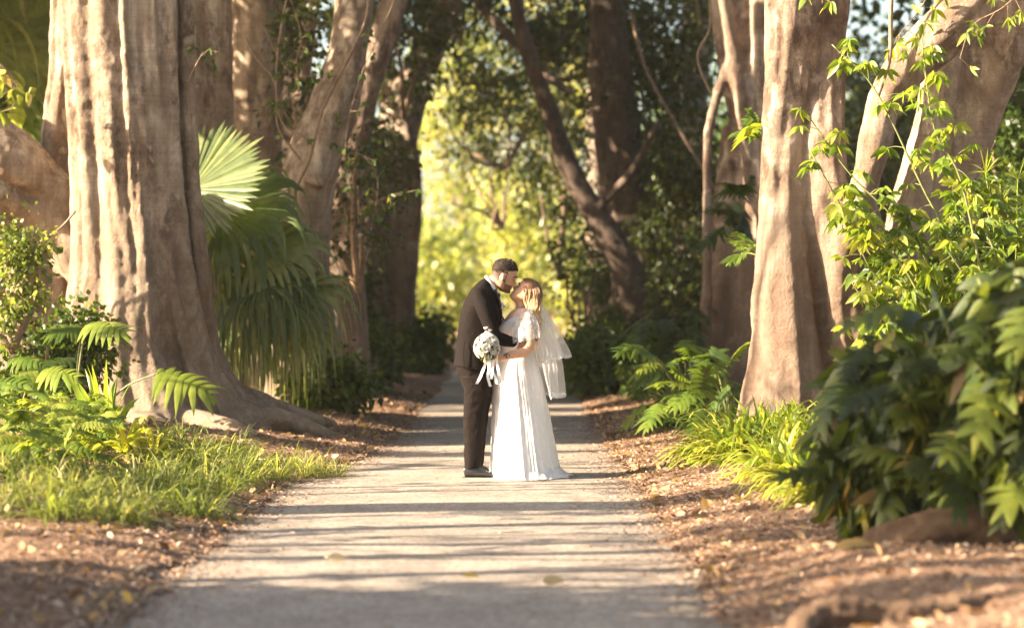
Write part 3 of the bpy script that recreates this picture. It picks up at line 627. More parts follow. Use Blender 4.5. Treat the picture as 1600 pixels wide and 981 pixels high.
def cloud_(mb, c, r, n):
    c = np.array(c, float); r = np.array(r, float); p = c + unit(rng.normal(size=(n, 3))) * (rng.random((n, 1)) ** .4) * r; p[:, 2] = np.maximum(p[:, 2], .2)
    d = rng.normal(size=(n, 3)) * .6 + [-.15, -.2, -.8]; leaves(mb, p, d, rng.uniform(.08, .24, n), .17, np.clip(rng.beta(2, 2.5, n) + (rng.random(n) < .06) * .6, 0, 1), .25)
# big cut-leaf plants left
def cutleaf(label, base, leafs, mat, name='philodendron', group=None, stem_r=.012, lob=8, build_parts=True, hang=None):
    o = thing(name, label, 'plant', base, group); st = MB(); one = MB()
    for tip, d, up, L, tone in leafs:
        tip = np.array(tip, float); b = np.array(base, float); stalk(st, [b, b * .45 + tip * .55 + [0, 0, .12 * np.linalg.norm(tip - b)], tip], stem_r, stem_r * .6)
        q = MB() if build_parts else one
        splitleaf(q, tip, d, up, L, lob, .35, tone)
        if build_parts: q.build('leaf', mat, o, attr=True, smooth=False)
    if hang:
        hp, hn, hr = hang; cloud_(one, hp, hr, hn)
    if not build_parts: one.build('foliage', mat, o, attr=True, smooth=False)
    st.build('stem', M_STEM, o); return o
b = P(112, 692, 21.0); b = (b.x, b.y, onground(b.x, b.y))
M_PHIL = leafmat('philodendron_leaf', [(0, (.045, .085, .022)), (.5, (.10, .17, .03)), (1, (.24, .30, .05))], .48, .35)
cutleaf('tall cut leaved philodendron in front of the massive fig', b,
        [(pp(134, 508, 20.9), (.75, -.4, .12), (-.1, -.5, 1), .46, .8), (pp(128, 512, 21.0), (-.8, -.2, .1), (.1, -.6, 1), .32, .4), (pp(64, 582, 20.8), (.75, -.35, .15), (-.2, -.6, 1), .40, .85), (pp(58, 580, 20.9), (-.8, -.3, -.1), (0, -.7, 1), .34, .8),
         (pp(248, 582, 20.6), (1, -.2, -.12), (0, -.7, 1), .50, .9), (pp(30, 640, 20.6), (.9, -.3, -.2), (0, -.5, 1), .42, .15), (pp(-20, 600, 20.8), (.7, -.3, .2), (0, -.6, 1), .45, .5)], M_PHIL)
b = P(20, 670, 21.6)
cutleaf('darker cut leaved philodendron at the left edge under the limb', (b.x, b.y, onground(b.x, b.y)),
        [(pp(20 + 30 * i + rng.normal() * 8, 560 + (i % 3) * 30, 21.6), (rng.uniform(-1, 1), -.4, rng.uniform(-.3, .3)), (0, -.5, 1), .36, rng.uniform(.0, .5)) for i in range(5)], M_PHIL)
o = thing('broad_leaf_plant', 'clump of broad upright leaves beside the philodendron stems', 'plant', P(165, 700, 19.9))
mb = MB(); fountain(mb, P(165, 700, 19.9), 18, .70, .046, .5, .35, tones=(.1, .6)); fountain(mb, P(195, 705, 19.7), 26, .55, .028, 1.0, .8, tones=(.4, 1)); fountain(mb, P(120, 720, 19.4), 20, .5, .03, 1.0, .7, tones=(.3, 1)); fountain(mb, P(240, 715, 19.6), 20, .42, .02, 1.1, .8, tones=(.2, 1)); mb.build('foliage', M_STRAP, o, attr=True)
M_WHL = leafmat('small_shrub_leaf', [(0, (.05, .09, .02)), (.6, (.15, .20, .05)), (1, (.34, .35, .14))], .45, .4)
mass('small_leaved_shrub', 'small leaved bright shrub under the limb at the left edge', 'shrub', [(P(20, 400, 22), (.40, .3, .32), 1100, .055, 30, .16, .1), (P(20, 480, 22), (.4, .3, .3), 700, .055, 24, .16, .1)], M_WHL, simple=False)
mass('small_leaved_shrub', 'dark small leaved shrub behind the tall philodendron', 'shrub', [(P(110, 540, 22.6), (.5, .3, .35), 2200, .06, 40, .18, .2), (P(50, 600, 22.4), (.5, .3, .35), 1800, .06, 40, .18, .2)], M_GREEN, simple=False)
# ferny cover and grass
def cover():
    mb = MB(); n_ = 330
    for i in range(n_):
        y = rng.uniform(14.4, 21.5); xmax = -2.0 - max(0, (15.8 - y)) * .28 - max(0, y - 19.5) * .35; x = xmax - rng.exponential(.8)
        if x < -5.6 or noise.noise((x * 1.3, y * .9, 3)) < -.12: continue
        fountain(mb, (x, y, onground(x, y)), int(rng.integers(16, 44)), rng.uniform(.16, .50), rng.uniform(.0038, .0075), 1.15, rng.uniform(.7, 1.1), rad=.12, k=5, fold=0, tones=(rng.uniform(0, .5), rng.uniform(.5, 1)))
    o = mb.build('grass', M_GRASS, attr=True, smooth=False); tag(o, 'thick green grassy cover with pale blades on the left bank', 'grass', kind='stuff')
    mb = MB()
    for i in range(250):
        y = rng.uniform(16.5, 21.5); x = -3.15 - rng.exponential(.5) - max(0, y - 19) * .2
        if x < -5.4: continue
        z = onground(x, y) + rng.uniform(.1, .5); d = np.array([rng.normal(), rng.normal() - .3, rng.uniform(-.1, .7)])
        splitleaf(mb, (x, y, z), d, (rng.normal() * .3, -.4, 1), rng.uniform(.16, .32), 9, .4, rng.uniform(.1, 1), .12, .32)
    o = mb.build('fern_cover', leafmat('fern_frond', [(0, (.07, .13, .02)), (.5, (.17, .25, .04)), (1, (.33, .38, .08))], .5, .45), attr=True, smooth=False); tag(o, 'low yellow green ferny cover at the foot of the massive fig', 'ferns', kind='stuff')
cover()
tufts = [(312, 712, 19.4), (345, 722, 18.8), (372, 700, 20.3), (400, 716, 19.4), (432, 722, 19.3), (452, 702, 20.2), (478, 714, 19.8), (505, 705, 20.1), (265, 740, 18.2), (235, 770, 16.9), (290, 700, 20.2), (170, 790, 15.6), (90, 795, 15.2), (60, 780, 15.7)]
TL = ['leftmost of the row at the fig roots', 'front of the row, second from its left', 'at the back of the row, third from its left', 'fourth in the row by the fig roots', 'in the middle of the row by the path', 'at the back right of the row', 'second from the path end of the row', 'nearest the path at the right end of the row',
      'below the row at the mulch edge', 'at the front right corner of the grassy cover', 'at the back left of the row against a root', 'front edge of the cover, rightmost of three', 'front edge of the cover, middle of three', 'front edge of the cover, leftmost of three']
for i, (px, py, Y) in enumerate(tufts):
    p = P(px, py, Y); z = onground(p.x, Y); mb = MB()
    for q in range(3): fountain(mb, (p.x + rng.normal() * .07, Y + rng.normal() * .07, z), 48, rng.uniform(.26, .42), .0042, 1.05, .85, rad=.05, k=6, fold=0, tones=(.25, 1))
    tag(mb.build('grass_tuft', M_GRASS, origin=(p.x, Y, z), attr=True, smooth=False), 'arching tuft of strap grass, ' + TL[i], 'grass tuft', 'strap grass tufts along the left bank')

# bright strap-leaved clumps on the right
k_ = -1
SL = ['far left behind, against the mulch', 'small, farthest left at the path side', 'high at the back left by the fig base', 'high at the back right by the fig base', 'leftmost, reaching over the mulch', 'second from the left in front', 'third from the left in front', 'at the back left against the fig', 'at the back against the middle of the fig', 'fourth from the left in front', 'low in front of the row', 'half hidden under the dark foreground leaves', 'small, in front, under the dark foreground leaves', 'at the right end of the row', 'at the back left end of the row']
for px, py, Y, L in ((1135, 650, 20.8, .52), (1120, 690, 20.0, .42), (1175, 610, 21.2, .55), (1215, 600, 21.0, .5), (1155, 690, 19.6, .50), (1195, 680, 19.8, .55), (1235, 690, 19.4, .55), (1180, 640, 20.6, .5), (1225, 640, 20.4, .5), (1265, 660, 19.9, .55), (1210, 730, 18.2, .42), (1250, 760, 16.8, .40), (1290, 780, 15.8, .36), (1300, 660, 20, .55), (1150, 660, 20.4, .42)):
    k_ += 1; p = P(px, py, Y); z = onground(p.x, Y); mb = MB()
    fountain(mb, (p.x, Y, z), 90, L * 1.25, .020, 1.25, .85, (-.35, -.25, .0), rad=.10, tones=(.15, 1))
    fountain(mb, (p.x, Y, z), 26, L, .02, .7, .5, rad=.1, tones=(0, .6))
    tag(mb.build('strap_leaf_plant', M_STRAP, origin=(p.x, Y, z), attr=True), 'bright yellow green strap leaved clump, ' + SL[k_], 'plant', 'strap leaved clumps under the right fig')

for px, py, Y, L, w_ in ((1040, 650, 25.5, .4, 'nearest the path'), (1090, 655, 24.6, .42, 'in the middle'), (1130, 640, 24.0, .42, 'nearest the fig')):
    p = P(px, py, Y); z = onground(p.x, Y); mb = MB(); fountain(mb, (p.x, Y, z), 60, L, .016, 1.2, .9, (-.2, -.2, 0), rad=.14, tones=(0, .45))
    tag(mb.build('strap_leaf_plant', M_PHIL, origin=(p.x, Y, z), attr=True), 'darker strap leaved clump under the sunlit philodendron, ' + w_, 'plant', 'dark strap leaved clumps behind the right fig')
# cut-leaf shrubs right of the path
def shrub(label, Y, px0, px1, py0, py1, n, L, mat, dY=.5, tone=(0, 1), base=None, name='philodendron', drp=.5, group=None, parts=True, lob=7, hang=0):
    bx_, by_ = base if base else ((px0 + px1) / 2, py1)
    b = P(bx_, by_, Y); b = (b.x, Y, b.z if name.startswith('climbing') else onground(b.x, Y)); lf = []
    for i in range(n):
        px, py = rng.uniform(px0, px1), rng.uniform(py0, py1) ; y = Y + rng.uniform(-dY, dY); t = pp(px, py, y); t[2] = max(t[2], onground(t[0], y) + .12)
        out = unit(np.array([t[0] - b[0], (y - Y) * 1.2 - .25, .1]) + rng.normal(size=3) * .35)
        lf.append((t, out + np.array([0, 0, -drp * .4]), (rng.normal() * .3, -.4, 1), L * rng.uniform(.7, 1.15), rng.uniform(*tone)))
    c_ = P((px0 + px1) / 2, (py0 + py1) / 2 + 30, Y); h_ = ((c_.x, Y, c_.z), hang, ((px1 - px0) / 2 / FPX * Y, dY, (py1 - py0) / 2 / FPX * Y + .1)) if hang else None
    return cutleaf(label, b, lf, mat, name, group, .010, lob, parts, h_)
shrub('sunlit cut leaved philodendron beside the path right of the bride', 25, 1000, 1150, 535, 645, 40, .34, M_PHIL, .5, (.2, 1), (1075, 660))
shrub('low cut leaved philodendron at the left foot of the right fig', 23.4, 1080, 1190, 560, 650, 16, .34, M_PHIL, .4, (0, .8), (1140, 660))
shrub('drooping dark philodendron clinging to the lit edge of the right fig', 22.6, 1165, 1190, 195, 215, 6, .30, M_PHIL, .2, (.3, 1), (1205, 235), 'climbing_philodendron')
shrub('ragged green and brown climber halfway up the left edge of the right fig', 23, 1150, 1180, 375, 400, 7, .26, M_PHIL, .2, (.2, 1), (1200, 410), 'climbing_philodendron')
shrub('blue green climber on the reddish ribbed trunk group', 29.5, 1120, 1180, 290, 360, 14, .36, M_GREEN, .4, (.1, .5), (1155, 350), 'climbing_philodendron')
shrub('dark cut leaved plant in the shade behind the sunlit philodendron', 31, 1010, 1120, 480, 590, 22, .45, M_GREEN, .8, (0, .5), (1070, 620))
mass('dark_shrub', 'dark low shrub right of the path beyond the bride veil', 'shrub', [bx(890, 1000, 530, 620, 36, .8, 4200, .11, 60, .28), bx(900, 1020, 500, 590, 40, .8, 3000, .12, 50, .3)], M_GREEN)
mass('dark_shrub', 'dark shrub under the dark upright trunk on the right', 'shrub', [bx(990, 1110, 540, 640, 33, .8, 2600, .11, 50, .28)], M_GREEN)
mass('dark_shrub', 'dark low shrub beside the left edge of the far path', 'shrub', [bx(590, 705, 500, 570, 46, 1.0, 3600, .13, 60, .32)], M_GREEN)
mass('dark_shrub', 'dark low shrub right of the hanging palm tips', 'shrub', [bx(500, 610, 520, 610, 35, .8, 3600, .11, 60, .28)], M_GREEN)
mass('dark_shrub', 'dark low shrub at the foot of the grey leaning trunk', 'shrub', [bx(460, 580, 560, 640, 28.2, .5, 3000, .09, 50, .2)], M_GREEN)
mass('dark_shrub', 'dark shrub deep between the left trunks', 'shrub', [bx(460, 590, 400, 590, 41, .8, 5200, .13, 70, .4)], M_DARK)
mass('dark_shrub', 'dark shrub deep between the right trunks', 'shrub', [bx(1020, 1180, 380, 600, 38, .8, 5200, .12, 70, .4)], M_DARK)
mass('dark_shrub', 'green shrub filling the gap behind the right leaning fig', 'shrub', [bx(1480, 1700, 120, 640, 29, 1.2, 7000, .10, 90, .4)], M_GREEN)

# whorled-leaf shrub on the right
def whorl(mb, p, r, tone):
    n_ = 7; a = np.linspace(0, 2 * np.pi, n_, endpoint=False) + rng.random() * 6; t_ = rng.normal(size=2) * .3
    d = np.stack([np.cos(a), np.sin(a), -.25 + t_[0] * np.cos(a) + t_[1] * np.sin(a)], -1)
    leaves(mb, np.repeat(p[None], n_, 0) + unit(d) * .012, d, r * rng.uniform(.75, 1.1, n_), .24, np.clip(tone + rng.normal(size=n_) * .15, 0, 1), .45)
def whorls(label, stems, Y, per=13, r=.115, mat=None, pet=.16, name='umbrella_leaf_shrub'):
    b = stems[0][0]; b0 = P(b[0], b[1], Y); o = thing(name, label, 'shrub', (b0.x, Y, onground(b0.x, Y))); sb, lb = MB(), MB()
    for q, s in enumerate(stems):
        dy = rng.uniform(-.5, .5); pts = [pp(a, c, Y + dy * (.3 + .7 * i / len(s))) for i, (a, c) in enumerate(s)]
        S = spline(pts, 8); tube(sb, S, np.linspace(.014, .005, len(S)), 6)
        for w in range(per):
            u = (.22 + .78 * (w + rng.random()) / per) * (len(S) - 1); i = int(min(u, len(S) - 1)); p = S[i]
            e = p + unit(np.array([rng.normal(), rng.normal() * .8, rng.normal() * .7 + .35])) * pet * rng.uniform(.5, 1.3)
            stalk(sb, [p, (p + e) / 2 + [0, 0, .012], e], .0035, .002, 4); whorl(lb, e, r * rng.uniform(.7, 1.15), rng.uniform(.15, .95))
    lb.build('foliage', mat, o, attr=True); sb.build('stem', M_STEM, o)
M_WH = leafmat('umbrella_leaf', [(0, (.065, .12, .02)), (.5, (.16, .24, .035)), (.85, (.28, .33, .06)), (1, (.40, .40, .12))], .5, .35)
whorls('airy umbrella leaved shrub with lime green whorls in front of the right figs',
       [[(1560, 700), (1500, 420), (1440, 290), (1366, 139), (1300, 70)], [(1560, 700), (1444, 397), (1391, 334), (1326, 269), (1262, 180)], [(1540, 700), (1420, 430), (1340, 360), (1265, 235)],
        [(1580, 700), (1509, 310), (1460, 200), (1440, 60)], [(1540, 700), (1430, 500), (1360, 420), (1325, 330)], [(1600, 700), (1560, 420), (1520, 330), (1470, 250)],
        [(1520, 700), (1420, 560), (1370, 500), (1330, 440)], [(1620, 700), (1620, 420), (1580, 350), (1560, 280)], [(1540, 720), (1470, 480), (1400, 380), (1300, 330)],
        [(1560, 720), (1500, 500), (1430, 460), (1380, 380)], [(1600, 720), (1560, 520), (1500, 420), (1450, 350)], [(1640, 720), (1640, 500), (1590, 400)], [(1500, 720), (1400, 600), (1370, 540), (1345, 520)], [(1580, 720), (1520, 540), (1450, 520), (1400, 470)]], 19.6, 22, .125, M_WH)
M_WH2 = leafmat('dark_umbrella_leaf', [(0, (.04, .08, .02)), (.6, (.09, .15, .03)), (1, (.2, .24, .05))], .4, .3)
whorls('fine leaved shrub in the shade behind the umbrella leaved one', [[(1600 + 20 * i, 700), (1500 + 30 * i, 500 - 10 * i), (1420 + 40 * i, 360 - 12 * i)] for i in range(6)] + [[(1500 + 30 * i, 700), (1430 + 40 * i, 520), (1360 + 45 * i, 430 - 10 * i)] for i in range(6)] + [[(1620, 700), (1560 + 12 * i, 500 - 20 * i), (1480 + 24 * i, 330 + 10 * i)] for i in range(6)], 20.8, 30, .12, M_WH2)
o = thing('spiky_plant', 'spiky grass like plant against sky gap at the right edge', 'plant', P(1560, 560, 20.4)); mb = MB()
for px, py in ((1540, 245), (1590, 255), (1560, 300)):
    c = P(px, py + 25, 20.4); fountain(mb, c, 22, .26, .004, 1.5, .25, rad=.01, tones=(.2, .8), fold=0); stalk(mb, [P(1560, 600, 20.4), P((px + 1560) / 2 + 10, 430, 20.4), c], .006, .004)
mb.build('foliage', M_STRAP, o, attr=True)
# sprays of narrow leaves hanging at the top
def spray(label, pts, Y, n, L, mat, w=.16):
    p0 = P(*pts[0], Y); o = thing('leafy_twig', label, 'twig', p0, 'leafy twigs hanging from the fig boughs'); sb, lb = MB(), MB()
    S = spline([pp(a, b, Y + rng.normal() * .05) for a, b in pts], 10); tube(sb, S, np.linspace(.007, .003, len(S)), 6)
    i = rng.integers(len(S) // 5, len(S), n); p = S[i] + rng.normal(size=(n, 3)) * .015
    for k in range(0, n, 4):
        e = S[i[k]] + unit(np.array([rng.normal(), rng.normal() * .6, rng.normal() * .6 - .2])) * .14; stalk(sb, [S[i[k]], (e + S[i[k]]) / 2, e], .004, .002, 4); p[k:k + 4] = e
    d = rng.normal(size=(n, 3)) + [0, 0, -.6]; leaves(lb, p, d, L * rng.uniform(.6, 1.1, n), w, None, .3)
    lb.build('foliage', mat, o, attr=True); sb.build('stem', M_TWIG, o)
spray('narrow bright leaves hanging left of the curved limb at the top right', [(1480, -60), (1440, 10), (1400, 60)], 21.4, 46, .13, M_WH)
spray('narrow bright leaves hanging right of the curved limb at the top right', [(1620, -40), (1570, 10), (1520, 40), (1500, 90)], 21.2, 40, .12, M_WH)
spray('two lime leaves hanging at the top in front of the right fig', [(1290, -60), (1285, -20), (1285, 6)], 20.6, 8, .13, M_WH, .25)
spray('dark leaf sprig on the right edge of the massive fig near the top', [(292, 130), (310, 95), (322, 80), (345, 82)], 24.0, 16, .10, M_GREEN)
spray('pale twig with few leaves crossing the pale trunk behind the massive fig', [(300, -40), (320, 20), (335, 60), (340, 90)], 28.5, 14, .10, M_GREEN)
spray('yellow green twig hanging at the upper left edge', [(-40, 60), (0, 100), (25, 130), (20, 170)], 23.5, 26, .13, M_LIME, .3)
for q, pts in enumerate([[(640, -50), (590, 60), (560, 130), (540, 220), (545, 300)], [(430, -60), (470, 60), (440, 160), (490, 240)], [(560, 330), (600, 310), (640, 300)], [(520, 250), (560, 240), (590, 280), (580, 360)], [(410, 40), (450, 110), (500, 120)]]):
    spray(('leafy twig trailing over the grey leaning trunk', 'leafy twig between the brown trunks at the top left', 'thin leafy twig crossing toward the far path', 'leafy twig at the foot of the slanting trunk', 'short leafy twig beside the grey leaning trunk')[q], pts, 27.2, 60, .085, M_GREEN, .3)
# bare climbing vines
for pts, Y, w, lab in (([(578, -40), (572, 30), (545, 90), (505, 170), (483, 250), (462, 300), (455, 380)], 27.3, 5, 'long bare vine looping down the grey leaning trunk'), ([(385, 60), (400, 90), (430, 130), (435, 200), (470, 250)], 27.5, 3, 'thin bare vine left of the grey leaning trunk'),
                       ([(455, -30), (440, 40), (432, 120), (440, 190), (478, 215)], 27.4, 3.5, 'bare vine hanging between the brown and grey trunks'), ([(1105, -40), (1110, 40), (1090, 90), (1112, 150)], 30, 4, 'bare vine crossing the reddish ribbed trunk group'),
                       ([(1395, -60), (1392, 20), (1390, 90), (1372, 150)], 21.5, 7, 'pale thin stem rising beside the curved limb'), ([(0, 440), (30, 400), (90, 360), (118, 330)], 23.4, 3.5, 'dark thin vine slanting under the left limb'),
                       ([(1120, 300), (1060, 200), (1010, 110), (985, 20)], 38, 5, 'thin bare branch slanting through the dark right bough')):
    S = spline([pp(a, b, Y) for a, b in pts], 8); mb = MB(); tube(mb, S, np.full(len(S), w / FPX * Y * .5), 8, .12, 1, 6)
    tag(mb.build('vine', M_TWIG, origin=tuple(S[0])), lab, 'vine', 'bare vines and thin stems')
# roots lying on the ground
def root(label, rows, Y):
    mb = MB(); 
    for r in rows:
        S = spline([(*P(a, b, Y + d), w / FPX * (Y + d)) for a, b, w, d in r], 8); tube(mb, S[:, :3], S[:, 3], 16, .22, 1.2, 1.5, r[0][0])
    p = P(rows[0][0][0], rows[0][0][1], Y); o = mb.build('surface_root', ROOT, origin=tuple(p)); o.location.z -= .045; remesh(o, .014, 1); displace(o, .16, .06); displace(o, .05, .025); tag(o, label, 'root')
root('thick weathered surface root in the right foreground under the dark plants', [[(1330, 850, 14, .1), (1400, 830, 28, 0), (1480, 815, 38, 0), (1600, 812, 46, .1), (1720, 808, 50, .3)], [(1480, 790, 16, .2), (1540, 780, 18, .3), (1640, 770, 20, .4)]], 13.0)
root('dark gnarled root at the bottom right of the picture', [[(1240, 1010, 22, -.3), (1262, 955, 26, 0), (1330, 940, 24, .1), (1440, 945, 22, .2), (1560, 930, 24, .4), (1680, 930, 26, .6)], [(1390, 960, 14, -.2), (1430, 1000, 16, -.5)]], 10.2)
root('low sunlit roots on the mulch right of the couple', [[(950, 672, 3, -.4), (985, 664, 5, -.3), (1040, 658, 8, 0), (1110, 655, 12, .3)], [(985, 674, 3, -.6), (1030, 668, 5, -.5), (1090, 668, 8, -.4)]], 26)
# blurred dark plants in the right foreground
M_FORE = leafmat('glossy_dark_leaf', [(0, (.022, .034, .010)), (.5, (.055, .085, .018)), (.85, (.14, .17, .03)), (1, (.28, .19, .08))], .38, .42)
for lab, px0, px1, py0, py1, n, Y, b in (('big dark drooping cut leaved plant filling the lower right', 1390, 1620, 470, 720, 44, 13.2, (1520, 800)), ('dark drooping plant with brown old leaves at the right edge', 1500, 1680, 410, 740, 36, 12.6, (1640, 800)),
                                   ('low front part of the dark plants reaching toward the path', 1270, 1460, 600, 770, 32, 13.8, (1400, 800)), ('high thin leaves of the dark plant that reach toward the right fig', 1310, 1460, 520, 610, 12, 14.2, (1460, 760))):
    shrub(lab, Y, px0, px1, py0, py1, n, .30, M_FORE, .45, (0, .85), b, 'philodendron', .9, None, False, int(rng.integers(4, 7)), 900)
# ------------------------------------------------------------------ the couple
def skinmat(name, col, dark_patches=None):
    m, n, out = newmat(name); p = N(n, 'ShaderNodeBsdfPrincipled', Roughness=.48); p.inputs['Specular IOR Level'].default_value = .4
    p.inputs['Subsurface Weight'].default_value = .25; p.inputs['Subsurface Radius'].default_value = (.03, .012, .006); p.inputs['Subsurface Scale'].default_value = .35
    c = rampn_link(n, noi(n, coords(n), 16, 4), [(.3, tuple(x * .86 for x in col)), (.7, tuple(min(1, x * 1.1) for x in col))])
    if dark_patches:
        for (cx, cz, rx, rz, dens, yy) in dark_patches:                       # dark grey areas in the figure's own coordinates
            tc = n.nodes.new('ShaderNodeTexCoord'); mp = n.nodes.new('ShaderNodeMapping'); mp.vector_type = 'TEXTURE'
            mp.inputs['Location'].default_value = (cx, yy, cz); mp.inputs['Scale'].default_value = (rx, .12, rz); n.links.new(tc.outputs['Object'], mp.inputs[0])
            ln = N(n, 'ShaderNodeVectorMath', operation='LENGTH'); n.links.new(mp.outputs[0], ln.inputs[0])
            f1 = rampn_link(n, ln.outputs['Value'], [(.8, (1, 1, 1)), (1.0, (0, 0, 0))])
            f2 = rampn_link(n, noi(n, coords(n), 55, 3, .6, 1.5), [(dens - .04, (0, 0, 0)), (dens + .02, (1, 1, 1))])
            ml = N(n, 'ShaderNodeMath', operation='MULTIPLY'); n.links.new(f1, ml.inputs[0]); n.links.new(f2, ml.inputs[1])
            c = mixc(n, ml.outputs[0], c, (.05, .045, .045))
    n.links.new(c, p.inputs['Base Color']); n.links.new(p.outputs[0], out.inputs[0]); return m
def head_verts(scale, rot, cen, shell=None, nth=56, nl=46, fem=False, chinf=1.0):
    """head as level rings around a profile; local +x is the face. returns (V, local, F)"""
    zs = np.linspace(-.118, .122, nl)
    # z -> front x, back x, half width
    prof = np.array([(-.118, .058, .018, .018), (-.108, .080, -.005, .036), (-.095, .085, -.035, .046), (-.080, .083, -.055, .054), (-.060, .084, -.070, .061), (-.040, .084, -.082, .066),
                     (-.015, .084, -.094, .070), (.010, .083, -.101, .074), (.030, .087, -.104, .077), (.050, .085, -.103, .078), (.070, .079, -.098, .075), (.090, .066, -.084, .066), (.105, .048, -.064, .052), (.116, .026, -.038, .032), (.122, .002, -.008, .006)])
    f = [np.interp(zs, prof[:, 0], prof[:, i]) for i in (1, 2, 3)]
    th = np.linspace(0, 2 * np.pi, nth, endpoint=False); L = []
    for z, xf, xb, w in zip(zs, *f):
        cx = (xf + xb) / 2; rx = (xf - xb) / 2
        c, s = np.cos(th), np.sin(th); e = .86
        x = cx + rx * np.sign(c) * np.abs(c) ** e; y = w * np.sign(s) * np.abs(s) ** e
        fr = np.clip((x - .03) / .05, 0, 1)
        g = lambda y0, s_: np.exp(-((y - y0) / s_) ** 2)
        nose = .026 * np.exp(-((z + .028) / .014) ** 2) + .013 * np.exp(-((z + .005) / .022) ** 2)
        x = x + fr * nose * g(0, .0125 if z < -.015 else .009)
        x = x + fr * .007 * np.exp(-((z + .061) / .006) ** 2) * g(0, .020) + fr * .008 * np.exp(-((z + .073) / .006) ** 2) * g(0, .018) - fr * .004 * np.exp(-((z + .085) / .006) ** 2) * g(0, .02)
        x = x + fr * .007 * np.exp(-((z + .102) / .012) ** 2) * g(0, .022)
        x = x - fr * .011 * np.exp(-((z - .005) / .011) ** 2) * (g(.032, .015) + g(-.032, .015)) + fr * .006 * np.exp(-((z - .005) / .006) ** 2) * (g(.032, .011) + g(-.032, .011))
        x = x + fr * .005 * np.exp(-((z - .027) / .008) ** 2) * (g(.03, .02) + g(-.03, .02))
        L.append(np.stack([x, y, np.full_like(x, z)], -1))
    L = np.array(L).reshape(-1, 3)
    if shell is not None: L = shell(L)
    k = nl
    i, j = np.meshgrid(np.arange(k - 1), np.arange(nth), indexing='ij'); j2 = (j + 1) % nth
    F = np.stack([i * nth + j, i * nth + j2, (i + 1) * nth + j2, (i + 1) * nth + j], -1).reshape(-1, 4)
    M = np.array(rot); V = (L * scale) @ M.T + np.array(cen)
    return V, L, F
def add_head(mb, scale, rot, cen):
    V, L, F = head_verts(scale, rot, cen); n0 = mb.n; mb.add(V, F); nth, nl = 56, 46
    a = mb.n; mb.add([V[:nth].mean(0), V[-nth:].mean(0)], np.zeros((0, 3), int)); j = np.arange(nth); j2 = (j + 1) % nth
    mb.f.append(np.stack([j * 0 + a, j2 + n0, j + n0], -1)); mb.f.append(np.stack([j * 0 + a + 1, j + n0 + (nl - 1) * nth, j2 + n0 + (nl - 1) * nth], -1))
    M = np.array(rot)
    for s in (-1, 1):                                                   # ears
        c = M @ (np.array([-.012, s * .077, -.012]) * scale) + np.array(cen)
        er = M @ np.array(Euler((0, R(-12), R(s * 22))).to_matrix())
        ball(mb, c, (.017 * scale, .007, .030 * scale), 12, 8, er)
        ball(mb, c + M @ np.array([.002, s * -.004, -.012]), (.010, .008, .014), 10, 6, er)
def sub_faces(V, F, keep):
    k = keep[F].all(1); F = F[k]; u, inv = np.unique(F, return_inverse=True); return V[u], inv.reshape(F.shape)
def rotm(pitch, face, roll=0.0, yaw=0.0):
    """face=+1 looks to +x; pitch>0 looks up"""
    m = Euler((R(roll), 0, 0)).to_matrix(); m = Euler((0, R(-pitch), 0)).to_matrix() @ m
    m = Matrix.Rotation(R(yaw), 3, 'Z') @ m
    return (Matrix.Rotation(math.pi, 3, 'Z') @ m) if face < 0 else m
def loft(mb, rings, n=36, sub=5, e=.85, folds=None):
    """rings: xl,zl,xr,zr,yc,hd  (left and right outline points of a slice and its half depth)"""
    S = spline(rings, sub); th = np.linspace(0, 2 * np.pi, n, endpoint=False); c, s = np.cos(th), np.sin(th); V = []
    for i, (a, za, b, zb, yc, hd) in enumerate(S):
        q = i / (len(S) - 1); f = np.ones(n) if folds is None else 1 + folds(th, q)
        cc = np.sign(c) * np.abs(c) ** e * f; ss = np.sign(s) * np.abs(s) ** e * f
        V.append(np.stack([(a + b) / 2 + (b - a) / 2 * cc, yc + hd * ss, (za + zb) / 2 + (zb - za) / 2 * cc], -1))
    V = np.concatenate(V); k = len(S)
    i, j = np.meshgrid(np.arange(k - 1), np.arange(n), indexing='ij'); j2 = (j + 1) % n
    F = np.stack([i * n + j, i * n + j2, (i + 1) * n + j2, (i + 1) * n + j], -1).reshape(-1, 4); b0 = mb.n
    mb.add(V, F); a = mb.n; mb.add([V[:n].mean(0), V[-n:].mean(0)], np.zeros((0, 3), int)); j = np.arange(n); j2 = (j + 1) % n
    mb.f.append(np.stack([j * 0 + a, j2 + b0, j + b0], -1)); mb.f.append(np.stack([j * 0 + a + 1, j + b0 + (k - 1) * n, j2 + b0 + (k - 1) * n], -1))
def X(px): return (px - 800) / 188.9
def Z(py): return CH - (py - YH) / 188.9
def rg(lst, yc=20.0):
    return [(X(a), Z(za), X(b), Z(zb), yc + (dy[0] if dy else 0), hd) for a, za, b, zb, hd, *dy in lst]
def lp(*rows): return [(X(a), y, Z(b), r) for a, b, y, r in rows]
def finger(mb, base, d, bend, L, r):
    """three-segment finger curling about its own side axis"""
    d = np.array(Vector(d).normalized()); bd = np.array(bend, float); bd = unit(bd - d * (bd @ d)); p = np.array(base, float); pts = [(*p, r)]
    for k, (f, a) in enumerate(((.45, .25), (.3, .75), (.25, 1.15))):
        v = d * math.cos(a) + bd * math.sin(a); p = p + v * L * f; pts.append((*p, r * (.95 - .1 * k)))
    limb(mb, pts, 8, 3)
